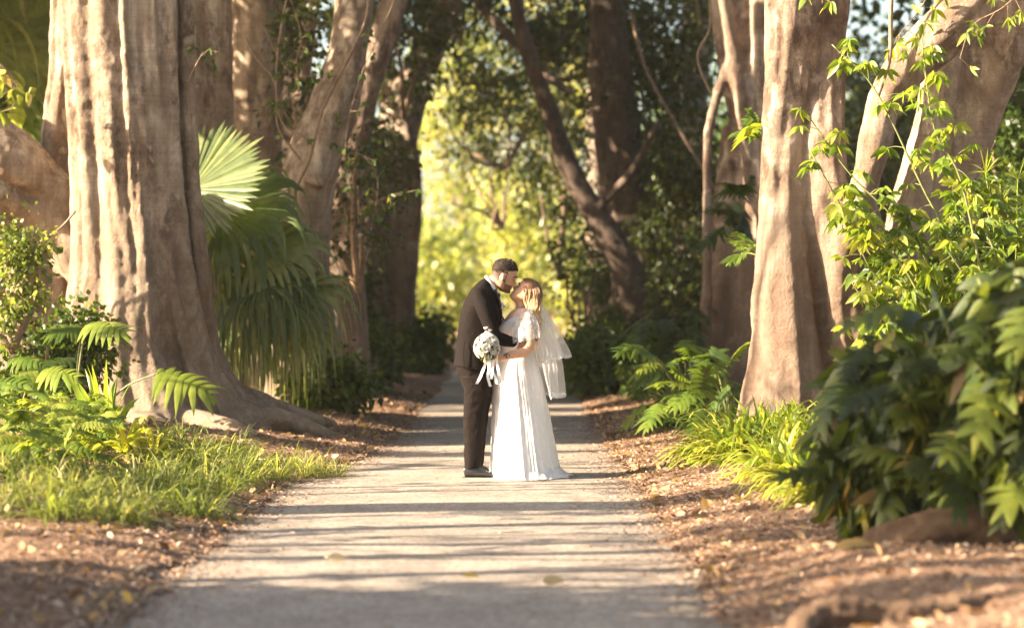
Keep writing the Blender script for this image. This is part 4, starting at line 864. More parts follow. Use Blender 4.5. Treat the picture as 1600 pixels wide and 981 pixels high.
def hand(mb, wrist, d, side, bend, s=1.0, curl=1.0, palmL=.085):
    """palm from wrist along d; fingers spread along side, close toward bend"""
    wrist = np.array(wrist, float); d = unit(np.array(d, float)); side = unit(np.array(side, float) - d * (np.array(side, float) @ d)); bend = np.array(bend, float)
    e = wrist + d * palmL * s
    for q in (-.028, -.010, .010, .028): limb(mb, [(*(wrist + side * q * .6), .016 * s), (*(wrist + d * .045 * s + side * q), .016 * s), (*(e + side * q * 1.05), .011 * s)], 8, 3)
    for q, L in zip((-.030, -.010, .010, .029), (.070, .082, .078, .060)): finger(mb, e + side * q * s, d, bend, L * s * curl, .0088 * s)
    tb = wrist + d * .028 * s - side * .030 * s
    limb(mb, [(*tb, .013 * s), (*(tb - side * .026 * s + d * .022 * s + bend * .010), .011 * s), (*(tb - side * .028 * s + d * .052 * s + bend * .022), .009 * s)], 8, 3)

# materials
M_SKIN_M = skinmat('groom_skin', (.50, .285, .195)); 
def suit(name, col):
    m, n, out = newmat(name); p = N(n, 'ShaderNodeBsdfPrincipled', Roughness=.8); p.inputs['Specular IOR Level'].default_value = .05
    p.inputs['Sheen Weight'].default_value = .02; p.inputs['Sheen Roughness'].default_value = .4; p.inputs['Sheen Tint'].default_value = (.8, .62, .58, 1)
    c = rampn_link(n, noi(n, coords(n), 200, 2), [(.3, tuple(x * .95 for x in col)), (.7, tuple(x * 1.05 for x in col))]); n.links.new(c, p.inputs['Base Color'])
    w = noi(n, coords(n, (1.0, 1.0, 1.6)), 6.5, 2, .5, 1.6); n.links.new(bump(n, w, .35, .02), p.inputs['Normal']); n.links.new(p.outputs[0], out.inputs[0]); return m
M_SUIT = suit('suit_cloth', (.011, .0085, .008)); M_TROU = suit('trouser_cloth', (.0125, .0092, .0085))
M_SHIRT = plain('shirt_cotton', (.80, .81, .83), .7, .2); M_BLACK = plain('black_satin', (.012, .012, .014), .35, .5)
def hairmat(name, stops, axis='z'):
    m, n, out = newmat(name); p = N(n, 'ShaderNodeBsdfPrincipled', Roughness=.42); p.inputs['Specular IOR Level'].default_value = .5
    at = N(n, 'ShaderNodeAttribute', attribute_name='var'); n.links.new(rampn_link(n, at.outputs['Fac'], stops), p.inputs['Base Color'])
    n.links.new(bump(n, noi(n, coords(n, (1, 1, .25)), 220, 2), .5, .004), p.inputs['Normal']); n.links.new(p.outputs[0], out.inputs[0]); return m

# ---- groom
G = thing('person', 'man in a dark brown suit bending to kiss the bride, arm round her waist', 'person', (X(741), 20.0, .01))
gc = (X(788), 19.985, Z(431.5)); gr = rotm(-22, 1, 3)
b = MB(); add_head(b, 1.06, gr, gc)
limb(b, lp((764, 452, 20, .062), (770, 442, 20, .060), (778, 436, 20, .058)))
loft(b, rg([(738, 452, 768, 456, .17), (730, 470, 772, 472, .165), (724, 500, 772, 500, .15), (720, 540, 766, 540, .14), (722, 572, 760, 574, .13), (726, 592, 758, 592, .11)]))
for s, y in ((0, 19.9), (2, 20.1)):
    limb(b, lp((743 + s, 600, y, .065), (742 + s, 655, y, .055), (740 + s, 690, y, .05), (739 + s, 728, y, .034)))
    limb(b, lp((737 + s, 736, y, .028), (758 + s, 740, y, .02)))
limb(b, lp((750, 464, 19.84, .045), (768, 520, 19.74, .038), (803, 535, 19.84, .030)))
hand(b, (X(806), 19.84, Z(536)), (1, .10, -.22), (0, -.25, 1), (.1, -1, -.1), 1.0)
limb(b, lp((752, 462, 20.18, .055), (786, 516, 20.28, .043), (815, 526, 20.22, .030)))
hand(b, (X(817), 20.21, Z(526)), (1, -.25, -.05), (0, .2, 1), (0, -1, 0), 1.0)
body = b.build('body', M_SKIN_M, G); remesh(body, .0048, 2)
# jacket
j = MB()
loft(j, rg([(757, 434, 768, 446, .075), (750, 439, 772, 454, .12), (741, 447, 776, 460, .175), (733, 457, 778, 468, .205), (725, 472, 781, 478, .21), (720, 487, 782.5, 489, .203), (717, 505, 781, 505, .192), (714.5, 522, 779, 522, .185),
            (712.5, 540, 777, 542, .185), (710.5, 556, 774, 562, .192), (708.5, 568, 771, 580, .20), (708.3, 570.5, 771, 583, .20)]), 44, 5)
limb(j, lp((749, 460, 19.80, .060), (756, 480, 19.755, .066), (765, 505, 19.72, .060), (773, 524, 19.70, .056), (786, 530, 19.735, .052), (803.5, 534.5, 19.81, .043)), 18)
limb(j, lp((752, 460, 20.18, .064), (770, 490, 20.25, .060), (787, 516, 20.29, .055), (812, 524, 20.23, .043)), 18)
jk = j.build('jacket', M_SUIT, G); remesh(jk, .0075, 3); displace(jk, .16, .012); displace(jk, .05, .003)
# sleeve seam and back vent shadow gap, lapel edge
v = MB(); S = spline([(X(727), 19.815, Z(533)), (X(725), 19.80, Z(548)), (X(726), 19.79, Z(573))], 6); tube(v, S, np.full(len(S), .004), 6); v.build('vent_edge', M_SUIT, G)
l_ = MB(); fs = [(X(773.5), 19.90, Z(452)), (X(780), 19.90, Z(470)), (X(783), 19.93, Z(488)), (X(781), 19.95, Z(506))]; S = spline(fs, 6); tube(l_, S, np.full(len(S), .011), 8); l_.build('lapel', M_BLACK, G)
# trousers
t = MB()
loft(t, rg([(716, 566, 768, 574, .17), (712.5, 572, 770.5, 584, .178), (718, 592, 769, 600, .17), (724, 606, 766, 610, .15)]), 32, 5)
for s, y in ((0, 19.905), (3, 20.10)):
    loft(t, rg([(720 + s, 588, 769 + s, 590, .095), (724 + s, 604, 768 + s, 606, .098), (724.5 + s, 627, 765 + s, 627, .094), (724 + s, 645, 761 + s, 645, .088), (724 + s, 665, 758 + s, 665, .082), (725 + s, 690, 755 + s, 690, .076), (726 + s, 713, 754 + s, 713, .073), (727 + s, 728, 752 + s, 725, .068), (727 + s, 731, 752 + s, 728, .066)], y), 28, 5)
tr = t.build('trousers', M_TROU, G); remesh(tr, .0075, 2); displace(tr, .11, .020); displace(tr, .05, .006)
for s, y in ((0, 19.90), (3, 20.10)):                                  # shoes
    sh = MB(); loft(sh, rg([(723.5 + s, 730, 727 + s, 744, .026), (726 + s, 727.5, 732 + s, 744.5, .034), (736 + s, 724, 741 + s, 744.5, .038), (746 + s, 725.5, 750 + s, 744.5, .040), (756 + s, 731.5, 759 + s, 744.5, .045), (766 + s, 736, 768 + s, 744.5, .046), (775 + s, 738.5, 776 + s, 744.5, .038), (780.5 + s, 741, 781 + s, 744.3, .018)], y), 20, 4)
    so = sh.build('shoe', plain('black_leather', (.03, .03, .034), .26, .55, bscale=60, bstr=.15), G)
    q = MB(); 
    V = []; out_ = [(723, .028), (728, .036), (740, .034), (752, .040), (764, .047), (775, .040), (782.5, .012)]
    up_ = [(X(a + s), y - w, 0) for a, w in out_] + [(X(a + s), y + w, 0) for a, w in reversed(out_)]
    n_ = len(up_); V = [(a, b_, Z(743.6)) for a, b_, _ in up_] + [(a, b_, Z(745.6)) for a, b_, _ in up_]; F4 = [(i, (i + 1) % n_, n_ + (i + 1) % n_, n_ + i) for i in range(n_)]
    cen = [(X(752 + s), y, Z(743.6)), (X(752 + s), y, Z(745.6))]; q.add(V + cen, F4); q.f.append(np.array([(2 * n_, i, (i + 1) % n_) for i in range(n_)])); q.f.append(np.array([(2 * n_ + 1, n_ + (i + 1) % n_, n_ + i) for i in range(n_)]))
    q.build('sole', M_BLACK, so, smooth=False)
    q = MB()
    for k_i in range(4): ball(q, (X(751 + s + k_i * 2.4), y - .002, Z(727.5 + k_i * 1.5)), (.006, .026, .004), 8, 5)
    q.build('lace', M_BLACK, so)
# shirt collar, cuff, bow tie, boutonniere
q = MB(); S = []
for a in np.linspace(0, 2 * np.pi, 33): S.append((X(768.8) + X(809.6) * math.cos(a) * .94 , 20 + .067 * math.sin(a), Z(446) - math.cos(a) * .070))
S = np.array(S); tube(q, S, np.full(len(S), .013), 8, ell=1.0); limb(q, lp((776, 460, 19.985, .016), (779.5, 470, 19.98, .017), (781.5, 484, 19.99, .012)), 8); q.build('shirt', M_SHIRT, G)
q = MB(); S = spline([(X(801), 19.80, Z(533.8)), (X(806), 19.82, Z(535.6))], 4); tube(q, S, np.full(len(S), .041), 16); q.build('shirt_cuff', M_SHIRT, G)
q = MB()
for s in (-1, 1): ball(q, (X(779.2), 20 + s * .028, Z(461.5)), (.013, .030, .020), 10, 8)
ball(q, (X(780), 20, Z(461.5)), (.013, .012, .011), 8, 6); q.build('bow_tie', M_BLACK, G)
q = MB()
for k_i in range(14): ball(q, (X(784.5) + rng.normal() * .011, 19.93 + rng.normal() * .010, Z(477.5) + rng.normal() * .013), .009, 8, 6)
q.build('boutonniere', plain('dusty_petals', (.52, .50, .50), .6, vary=.5, vscale=60), G)
# hair: thick top, clipped sides, stubble
def hair_m(L):
    L = L.copy(); x, y, z = L.T
    line = .034 + .034 * np.clip(x / .08, -1, 1)
    up_ = np.clip((z - (line - .004)) / .075, 0, 1)
    th = .003 + up_ * (.013 + .006 * np.clip(x / .08, -.2, 1))
    n3 = L / np.array([.09, .075, .11]); n3 = n3 / (np.linalg.norm(n3, axis=1)[:, None] + 1e-9)
    wv = np.array([noise.noise(Vector(p) * 60) for p in L]) * .004 * np.sqrt(up_)
    return L + n3 * (th + wv)[:, None]
V, L, F = head_verts(1.06, gr, gc, hair_m, 90, 70); V_hair = V; V0, L0, _ = head_verts(1.06, gr, gc, None, 90, 70)
line = .040 + .034 * np.clip(L0[:, 0] / .08, -1, 1) + .010 * np.array([noise.noise(Vector(p) * 90) for p in L0])
k1 = (L0[:, 2] > line)
q = MB(); a, f = sub_faces(V, F, k1); q.add(a, f); q.build('hair', plain('dark_brown_hair', (.022, .013, .009), .7, .2, 90, .5, .4, 0, .006, 60), G)
V, L, F = head_verts(1.065, gr, gc, lambda L: L * np.array([1.02, 1.035, 1.01]), 90, 70)
k2 = (L0[:, 2] > -.050) & (L0[:, 0] < .024) & ~((L0[:, 2] > line + .006)) & ~((np.abs(L0[:, 0] + .012) < .020) & (L0[:, 2] < .022))
kidx = np.unique(F[k2[F].all(1)]); q = MB(); a, f = sub_faces(V, F, k2); q.add(a, f, np.clip((L0[kidx, 2] + .05) / (line[kidx] + .055), 0, 1))
q.build('clipped_hair', hairmat('clipped_hair', [(0, (.30, .175, .125)), (.4, (.12, .07, .05)), (1, (.03, .019, .013))]), G, attr=True)
q = MB(); hp = V0[k1]; nrm_ = unit(hp - np.array(gc)); pick = rng.integers(0, len(hp), 1500); bp = V_hair[k1][pick] - nrm_[pick] * .005
dr = unit(nrm_[pick] * .8 + np.array([.5, 0, .35]) + rng.normal(size=(1500, 3)) * .45); t3 = np.array([0, .5, 1.0]); LL = rng.uniform(.006, .016, 1500)
CC = bp[:, None] + dr[:, None] * (t3[None, :, None] * LL[:, None, None]); sdn = unit(np.cross(dr, rng.normal(size=(1500, 3))))
strips(q, CC, .0022 * np.array([1, .9, .2])[None] * np.ones((1500, 1)), np.repeat(sdn[:, None], 3, 1), rng.random(1500)); q.build('hair_tufts', hairmat('dark_hair_tufts', [(0, (.012, .008, .006)), (1, (.045, .027, .018))]), G, attr=True)
k3 = (L0[:, 2] < -.046 + .02 * (L0[:, 0] < .03)) & (L0[:, 0] > -.002) & (L0[:, 2] > -.117) & ~((np.abs(L0[:, 2] + .066) < .010) & (np.abs(L0[:, 1]) < .022) & (L0[:, 0] > .07))
q = MB(); a, f = sub_faces(V, F, k3); q.add(a, f); q.build('beard', plain('beard_stubble', (.13, .072, .048), .75, .25, vary=.5, vscale=110), G)
def facebits(root, scale, rot, cen, mat, brow=.0035):
    M = np.array(rot)
    T = lambda p: M @ (np.array(p) * scale) + np.array(cen)
    for s in (-1, 1):
        q = MB(); S = spline([T((.0775, s * .046, -.001)), T((.0835, s * .034, -.005)), T((.083, s * .021, -.002))], 5); tube(q, S, np.full(len(S), .0022), 6); q.build('eyelashes', mat, root)
        q = MB(); S = spline([T((.074, s * .053, .022)), T((.090, s * .036, .031)), T((.094, s * .016, .025))], 5); tube(q, S, np.full(len(S), brow), 6); q.build('eyebrow', mat, root)
facebits(G, 1.06, gr, gc, plain('dark_hair', (.03, .018, .012), .7), .0045)

# ---- bride
B = thing('person', 'bride in a long white lace gown with veil, face lifted to kiss the groom', 'person', (X(822), 20.02, .01))
bc = (X(820.5), 20.015, Z(457)); br = rotm(40, -1, -3)
w0 = B.location
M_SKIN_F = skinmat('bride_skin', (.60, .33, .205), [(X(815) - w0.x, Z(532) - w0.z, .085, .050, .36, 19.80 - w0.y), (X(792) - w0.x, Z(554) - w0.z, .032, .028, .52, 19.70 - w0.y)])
b = MB(); add_head(b, .98, br, bc)
limb(b, lp((815, 492, 20.02, .058), (815, 480, 20.02, .050), (815, 468, 20.02, .050), (819, 460, 20.015, .055)))
loft(b, rg([(805, 482, 826, 484, .10, .02), (797, 488, 830, 488, .15, .02), (788, 500, 832, 496, .15, .02), (782, 513, 833, 512, .13, .02), (785, 530, 832, 530, .11, .02), (780, 556, 832, 556, .13, .02), (778, 580, 834, 580, .15, .02), (782, 610, 830, 610, .14, .02)]))
for y in (19.93, 20.1): limb(b, lp((805, 600, y, .085), (806, 665, y, .058), (808, 735, y, .038))); limb(b, lp((808, 738, y, .036), (792, 742, y, .026)))
limb(b, lp((819, 491, 19.87, .050), (823, 512, 19.80, .047), (827, 537, 19.745, .042), (820, 548, 19.71, .040), (800, 553, 19.69, .034), (786, 557, 19.685, .026), (780, 559, 19.685, .024)))
hand(b, (X(780), 19.685, Z(559)), (-1, -.05, -.12), (0, .3, 1), (-.15, 1, -.1), .86)
limb(b, lp((815, 491, 20.17, .048), (803, 520, 20.27, .040), (786, 508, 20.26, .028), (783, 505, 20.25, .024)))
hand(b, (X(784), 20.24, Z(506)), (-.6, -.5, .5), (.5, .2, .8), (-.5, -.6, -.2), .86)
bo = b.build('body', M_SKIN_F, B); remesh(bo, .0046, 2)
facebits(B, .98, br, bc, plain('dark_lash', (.025, .016, .012), .7), .003)
def gownmat(name, lace=0.0, alpha=1.0, sparkle=True):
    m, n, out = newmat(name); p = N(n, 'ShaderNodeBsdfPrincipled', Roughness=.75); p.inputs['Specular IOR Level'].default_value = .2
    vo = N(n, 'ShaderNodeTexVoronoi', Scale=17.0, feature='DISTANCE_TO_EDGE'); n.links.new(noi_vec(n, 14, .03), vo.inputs[0])
    fl = N(n, 'ShaderNodeTexVoronoi', Scale=15.0); n.links.new(noi_vec(n, 30, .02), fl.inputs[0])
    f = rampn_link(n, fl.outputs['Distance'], [(.30, (1, 1, 1)), (.42, (0, 0, 0))])
    c = mixc(n, f, (.83, .825, .815), (.88, .875, .865)); n.links.new(c, p.inputs['Base Color'])
    h = N(n, 'ShaderNodeMath', operation='ADD'); n.links.new(f, h.inputs[0]); n.links.new(noi(n, coords(n), 160, 2), h.inputs[1])
    n.links.new(bump(n, h.outputs[0], .45, .004), p.inputs['Normal'])
    tl = n.nodes.new('ShaderNodeBsdfTranslucent'); tl.inputs[0].default_value = (.8, .79, .77, 1)
    mx = N(n, 'ShaderNodeMixShader'); mx.inputs[0].default_value = .28; n.links.new(p.outputs[0], mx.inputs[1]); n.links.new(tl.outputs[0], mx.inputs[2]); res = mx.outputs[0]
    if lace:
        tp = n.nodes.new('ShaderNodeBsdfTransparent'); m2 = n.nodes.new('ShaderNodeMixShader')
        a = mixc(n, 1.0, f, rampn_link(n, noi(n, coords(n), 60, 4, .6, 2), [(.50, (0, 0, 0)), (.57, (.8, .8, .8))]), 'LIGHTEN')
        r = rampn_link(n, a, [(0, (1 - lace,) * 3), (1, (.96, .96, .96))]); n.links.new(r, m2.inputs[0]); n.links.new(tp.outputs[0], m2.inputs[1]); n.links.new(res, m2.inputs[2]); res = m2.outputs[0]
    n.links.new(res, out.inputs[0]); return m
def noi_vec(n, sc, amt):
    x = N(n, 'ShaderNodeTexNoise', Scale=float(sc), Detail=2.0); c = coords(n); n.links.new(c, x.inputs[0])
    s = N(n, 'ShaderNodeVectorMath', operation='SCALE'); n.links.new(x.outputs['Color'], s.inputs[0]); s.inputs['Scale'].default_value = amt
    a = N(n, 'ShaderNodeVectorMath', operation='ADD'); n.links.new(c, a.inputs[0]); n.links.new(s.outputs[0], a.inputs[1]); return a.outputs[0]
M_GOWN = gownmat('lace_gown'); M_LACE = gownmat('sheer_lace', .84)
bd = MB()
loft(bd, rg([(804, 492, 824, 482, .13, .02), (793, 499, 830, 486, .165, .02), (784, 505, 833, 494, .165, .02), (777.5, 513, 835, 505, .155, .02), (778.5, 522, 836, 518, .142, .02), (781, 533, 835.5, 532, .125, .02), (781, 545, 835, 545, .125, .02), (778, 556, 836, 556, .14, .02)]), 40, 5)
bod = bd.build('bodice', M_GOWN, B); displace(bod, .05, .010)
def pleat(th, q):
    a = min(1, q * 1.5); s = 0
    for k, am, ph in ((19, .010, 0), (31, .010, 1.3), (11, .012, 2.1), (47, .006, .5), (67, .004, 2)): s = s + am * np.sin(k * th + ph + 1.1 * math.sin(q * 3 + ph) * (k < 20))
    return s * (.25 + .9 * a)
sk = MB()
loft(sk, rg([(781, 546, 835.5, 546, .125, .02), (776, 560, 838, 560, .155, .02), (771.5, 580, 844, 580, .19, .02), (769.5, 605, 849.5, 605, .22, .02), (769, 640, 856.5, 640, .26, .02), (767.5, 675, 863, 675, .30, .02), (766.5, 705, 868.5, 705, .345, .02),
             (765.5, 730, 874, 730, .385, .02), (765, 742, 877.5, 741, .41, .02), (763.5, 746.5, 880.5, 745, .43, .02)]), 260, 8, 1.0, pleat)
sko = sk.build('skirt', M_GOWN, B); displace(sko, .16, .022)
tn = MB(); n_u, n_v = 60, 14; V = []                                 # train lying on the path
for v_ in range(n_v):
    for u_ in range(n_u):
        a = -1.5 + 3.0 * u_ / (n_u - 1); q = v_ / (n_v - 1)
        rx = .26 + q * (.115 + .03 * math.sin(a * 9)); x = X(822) + rx * math.cos(a) * 1.0; y = 20.02 + (.34 + .10 * q) * math.sin(a) * 1.05
        V.append((x, y, .012 + .085 * (1 - q) ** 1.6 + .014 * abs(math.sin(a * 14 + q * 2)) * (1 - q * .6)))
i, jx = np.meshgrid(np.arange(n_v - 1), np.arange(n_u - 1), indexing='ij'); tn.add(V, np.stack([i * n_u + jx, i * n_u + jx + 1, (i + 1) * n_u + jx + 1, (i + 1) * n_u + jx], -1).reshape(-1, 4)); tn.build('train', M_GOWN, sko)
# flutter sleeves of sheer lace
for s in (-1, 1):
    q = MB(); V = []; n_u, n_v = 48, 16
    for v_ in range(n_v):
        t_ = v_ / (n_v - 1); cx = X(819.5) + t_ * .012; cz = Z(481.5 + 50 * t_); cyy = 20.02 + s * (.125 + .13 * math.sin(t_ * 1.5)); r = .045 + .055 * math.sin(min(1, t_ * 1.25) * 1.57)
        for u_ in range(n_u):
            a = 2 * math.pi * u_ / n_u; rr = r * (1 + .07 * math.sin(9 * a) * t_ + .04 * math.sin(17 * a + 1) * t_)
            V.append((cx + rr * 1.15 * math.cos(a), cyy + rr * .85 * math.sin(a), cz + .055 * t_ * -math.cos(a) * -.45))
    i, jx = np.meshgrid(np.arange(n_v - 1), np.arange(n_u), indexing='ij'); j2 = (jx + 1) % n_u
    q.add(V, np.stack([i * n_u + jx, i * n_u + j2, (i + 1) * n_u + j2, (i + 1) * n_u + jx], -1).reshape(-1, 4)); q.build('lace_sleeve', M_LACE, B)
# veil in two tiers, curving round the back
vm, n, out = newmat('veil_tulle'); tp = n.nodes.new('ShaderNodeBsdfTransparent'); tl = n.nodes.new('ShaderNodeBsdfTranslucent'); df = n.nodes.new('ShaderNodeBsdfDiffuse')
tl.inputs[0].default_value = (.9, .9, .9, 1); df.inputs[0].default_value = (.9, .9, .9, 1); m1 = N(n, 'ShaderNodeMixShader'); m1.inputs[0].default_value = .5; m2 = n.nodes.new('ShaderNodeMixShader')
n.links.new(df.outputs[0], m1.inputs[1]); n.links.new(tl.outputs[0], m1.inputs[2]); n.links.new(tp.outputs[0], m2.inputs[1]); n.links.new(m1.outputs[0], m2.inputs[2])
at = N(n, 'ShaderNodeAttribute', attribute_name='var'); lz = rampn_link(n, noi(n, coords(n), 70, 3, .5, 1.5), [(.45, (.32, .32, .32)), (.55, (.9, .9, .9))])
n.links.new(mixc(n, at.outputs['Fac'], (.37, .37, .37), lz), m2.inputs[0]); n.links.new(m2.outputs[0], out.inputs[0])
def tier(rows, name, lace_from):
    q = MB(); S = spline([(X(a), Z(za), X(b_), Z(zb), h) for a, za, b_, zb, h in rows], 8); V = []; A = []; n_u = 90
    for v_, (x0, z0, x1, z1, h) in enumerate(S):
        t_ = v_ / (len(S) - 1)
        for u_ in range(n_u):
            a = -math.pi / 2 + math.pi * u_ / (n_u - 1); c, s = math.cos(a), math.sin(a)
            w = .020 * t_ * math.sin(11 * a + 2 * t_) + .012 * t_ * math.sin(23 * a + 1) + .03 * t_ * math.sin(4 * a + 1)
            V.append((x0 + (x1 - x0) * c + w * c + .03 * t_ * math.sin(7 * a), 20.03 + (h + w) * s, z0 + (z1 - z0) * c + (.012 * math.sin(19 * a) if t_ > .97 else 0))); A.append(1.0 if t_ > lace_from else 0.0)
    k = len(S); i, jx = np.meshgrid(np.arange(k - 1), np.arange(n_u - 1), indexing='ij')
    q.add(V, np.stack([i * n_u + jx, i * n_u + jx + 1, (i + 1) * n_u + jx + 1, (i + 1) * n_u + jx], -1).reshape(-1, 4), np.array(A)); return q.build(name, vm, B, attr=True)
tier([(838, 470, 843.5, 470, .05), (838, 484, 850, 482, .09), (837, 505, 860, 503, .14), (837, 530, 872, 527, .18), (841, 552, 881, 548, .21), (846, 568, 882.5, 558, .22)], 'veil', .93)
tier([(839, 472, 843, 471, .045), (838, 490, 850, 490, .09), (838, 520, 861, 520, .14), (842, 560, 870, 560, .17), (848, 595, 873, 595, .18), (855, 622, 874, 620, .18)], 'veil', .93)
# long wavy hair
M_HAIR = hairmat('balayage_hair', [(0, (.07, .032, .016)), (.3, (.20, .10, .045)), (.6, (.52, .32, .14)), (1, (.80, .58, .33))])
q = MB(); V0, L0, F = head_verts(.98, br, bc, None, 80, 60)
V, L, F = head_verts(.98, br, bc, lambda L: L + unit(L / np.array([.09, .075, .11])) * .012, 80, 60)
kk = ((L0[:, 2] > .062 - .5 * np.clip(.050 - L0[:, 0], 0, .12)) & (L0[:, 2] > -.09)) & ~((L0[:, 0] > .0) & (L0[:, 2] < .02))
a, f = sub_faces(V, F, kk); q.add(a, f, .22)
M = np.array(br)
for k_i in range(1000):
    s = rng.choice([-1, 1], p=[.66, .34]); u_ = rng.random(); W_ = lambda px, py, o: np.array([X(px), 20.015 + s * o, Z(py)])
    bk = u_ > .72                                                      # locks that fall down the back of the head
    st = W_(823 + 9 * u_ + rng.normal(), 440.5 - 3 * u_, rng.uniform(.0, .03))
    if not bk:
        md = W_(820.5 + 27 * u_ + rng.normal() * 1.2, 452 + 3 * u_, .072 + .018 * rng.random()); m2_ = W_(821 + 24 * u_ + rng.normal() * 1.6, 466 + 3 * u_, .084 + .014 * rng.random())
        e1 = W_(823 + 22 * u_ + rng.normal() * 1.6, 483, .085 + .03 * rng.random()); e2 = W_(834 + 10 * u_ + rng.normal() * 2, 500 + 4 * rng.random(), .09 + .03 * rng.random())
    else:
        md = W_(842 + rng.normal(), 448 + rng.normal() * 2, rng.uniform(.0, .05)); m2_ = W_(845 + rng.normal(), 464, rng.uniform(.01, .07)); e1 = W_(843 + rng.normal(), 482, rng.uniform(.02, .09)); e2 = W_(841 + rng.normal(), 500, rng.uniform(.04, .1))
    e3 = W_(rng.uniform(833, 845), rng.uniform(510, 530), .12 + .07 * rng.random())
    S = spline([st, md, m2_, e1, e2, e3], 9); m_ = len(S); t_ = np.linspace(0, 1, m_)
    ph = 2.2 * s + 4 * u_ + rng.normal() * .6; wv = .009 * np.clip((t_ - .3) * 2.5, 0, 1)
    S = S + np.stack([wv * np.sin(t_ * 17 + ph), wv * np.cos(t_ * 17 + ph), 0 * t_], -1)
    r_ = rng.uniform(.0025, .0048) * np.clip(np.minimum(t_ * 8 + .3, (1 - t_) * 3 + .15), 0, 1)
    n0 = q.n; tube(q, S, r_, 6); tone = np.clip(rng.uniform(-.25, .25) + t_ * 1.0, 0, 1)
    q.a[-1] = np.concatenate([np.repeat(tone, 6), [tone[0], tone[-1]]])
q.build('hair', M_HAIR, B, attr=True)

# ---- bouquet held by the bride
bq = (X(761.5), 19.60, Z(541)); Q = thing('bouquet', 'round bouquet of white roses with trailing white ribbons in the bride hand', 'bouquet', bq)
pet = plain('rose_petals', (.78, .76, .72), .6, .25, sub=.05); pet2 = plain('blush_rose_petals', (.74, .64, .56), .6, .25)
def rose_mb(r):
    q = MB()
    for lay, (nn, rr, op) in enumerate(((3, .35, .1), (5, .62, .35), (6, .88, .62), (7, 1.0, .95))):
        for k in range(nn):
            a0 = 2 * math.pi * (k + lay * .4) / nn; V = []; nu, nv = 6, 5; wdt = 1.25 * math.pi / nn * 1.3
            for v_ in range(nv):
                t_ = v_ / (nv - 1)
                for u_ in range(nu):
                    a = a0 + wdt * (u_ / (nu - 1) - .5) * (.5 + .8 * math.sin(t_ * 2.2)); rad = r * rr * (math.sin(.25 + t_ * 1.35) + op * .35 * t_ ** 3)
                    V.append((rad * math.cos(a), rad * math.sin(a), r * (-.6 + 1.45 * t_ * (1 - op * .28)) ))
            i, jx = np.meshgrid(np.arange(nv - 1), np.arange(nu - 1), indexing='ij'); q.add(V, np.stack([i * nu + jx, i * nu + jx + 1, (i + 1) * nu + jx + 1, (i + 1) * nu + jx], -1).reshape(-1, 4))
    ball(q, (0, 0, 0), r * .55, 10, 8); return q
rm1 = rm2 = None; cnt = 0
spots = []
for k_i in range(38):
    phi = math.acos(1 - 2 * (k_i + .5) / 38); th_ = math.pi * (1 + 5 ** .5) * k_i; spots.append(Vector((math.sin(phi) * math.cos(th_), math.sin(phi) * math.sin(th_), math.cos(phi))))
spots = [s for s in spots if s.z > -.75 and s.y < .55] 
base_r = None
for k_i, s in enumerate(spots + [Vector((-.10, -.1, 1.42)), Vector((.25, .1, 1.28)), Vector((.0, .1, 1.18))]):
    pos = Vector((s.x * .092 * (1 + .06 * rng.normal()), s.y * .082, s.z * .100 * (1 + .06 * rng.normal()))); 
    if base_r is None:
        base_r = rose_mb(.0265).build('rose', pet, Q)
        base_r.data.transform(Matrix.Translation(Vector(bq))); o = base_r
    else:
        o = base_r.copy(); COL.objects.link(o); o.parent = Q
        if k_i % 9 == 4:
            if rm2 is None: rm2 = base_r.data.copy(); rm2.materials.clear(); rm2.materials.append(pet2)
            o.data = rm2; o['label'] = 'blush grey rose'
    o.location = pos; o.rotation_euler = s.to_track_quat('Z', 'Y').to_euler(); o.scale = (rng.uniform(.75, 1.1),) * 3 if s.length < 1.1 else (.6,) * 3
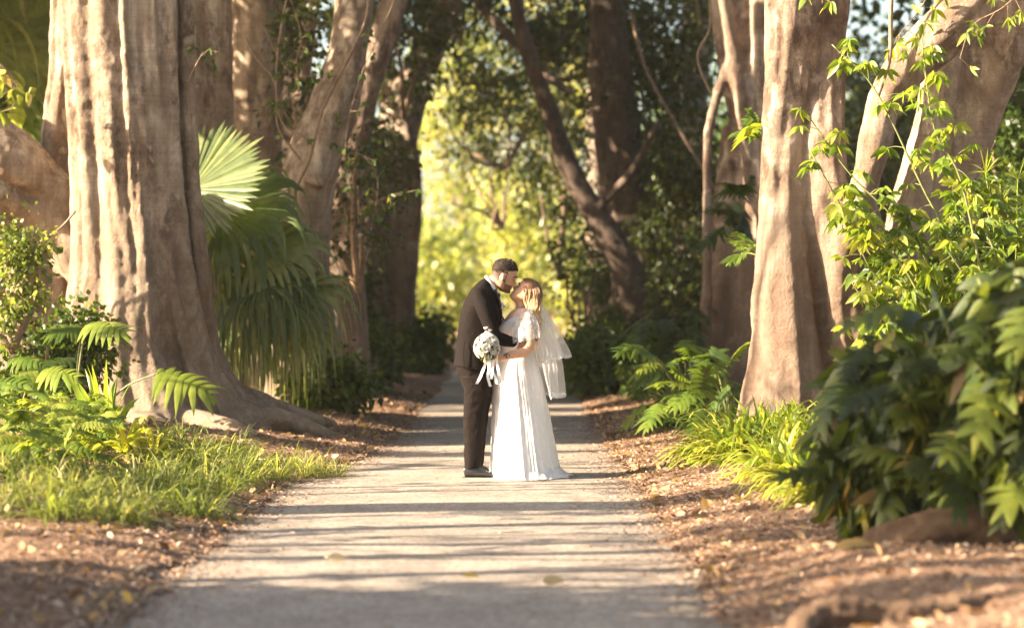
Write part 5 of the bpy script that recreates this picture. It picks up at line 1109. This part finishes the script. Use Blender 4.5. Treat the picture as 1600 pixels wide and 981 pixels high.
q = MB(); n_ = 110; d = unit(rng.normal(size=(n_, 3)) + [0, 0, -.2]); leaves(q, np.array(bq) + d * np.array([.075, .07, .08]), d + [0, 0, -.3], .038, .3)
ball(q, bq, (.062, .056, .068), 14, 10)
q.build('foliage', M_GREEN, Q, attr=True)
q = MB(); limb(q, lp((763, 552, 19.64, .016), (768, 572, 19.66, .013)), 10); q.build('stem', M_STEM, Q)
for pts in ([(762, 560), (756, 575), (752, 585), (746, 597)], [(764, 560), (765, 575), (763, 586), (767, 601)], [(772, 560), (770, 575), (775, 588), (776, 597)], [(776, 557), (778, 572), (780, 584), (781.5, 596)], [(768, 560), (769.5, 574), (768, 590)]):
    c = spline([(X(a), 19.585 + .006 * math.sin(a), Z(b_)) for a, b_ in pts], 6); k = len(c); wv = .009 * np.sin(np.linspace(0, 7, k)); c[:, 1] += wv
    side = np.tile([.95, .3, 0], (k, 1)); side[:, 1] = .6 * np.sin(np.linspace(0, 5, k) + pts[0][0]); side = unit(side)
    m_ = MB(); strips(m_, c[None], np.full((1, k), .0125), side[None], .5); m_.build('ribbon', plain('satin_ribbon', (.84, .84, .83), .35, .5), Q)

# ------------------------------------------------------------------ warm air under the trees
def haze():
    m = bpy.data.materials.new('haze_air'); m.use_nodes = True; n = m.node_tree; n.nodes.clear(); out = n.nodes.new('ShaderNodeOutputMaterial')
    v = n.nodes.new('ShaderNodeVolumePrincipled'); v.inputs['Color'].default_value = (1, .93, .82, 1); v.inputs['Density'].default_value = .00028; v.inputs['Anisotropy'].default_value = .2
    n.links.new(v.outputs[0], out.inputs['Volume'])
    a, b = np.array([-70, -12, -1.2]), np.array([70, 125, 22.0]); V = [[(a, b)[i][0], (a, b)[j][1], (a, b)[k][2]] for i in (0, 1) for j in (0, 1) for k in (0, 1)]
    o = MB().add(V, [(0, 1, 3, 2), (4, 6, 7, 5), (0, 4, 5, 1), (2, 3, 7, 6), (0, 2, 6, 4), (1, 5, 7, 3)]).build('haze', m, smooth=False); tag(o, 'thin warm haze in the air of the avenue', 'haze', kind='stuff')
haze()
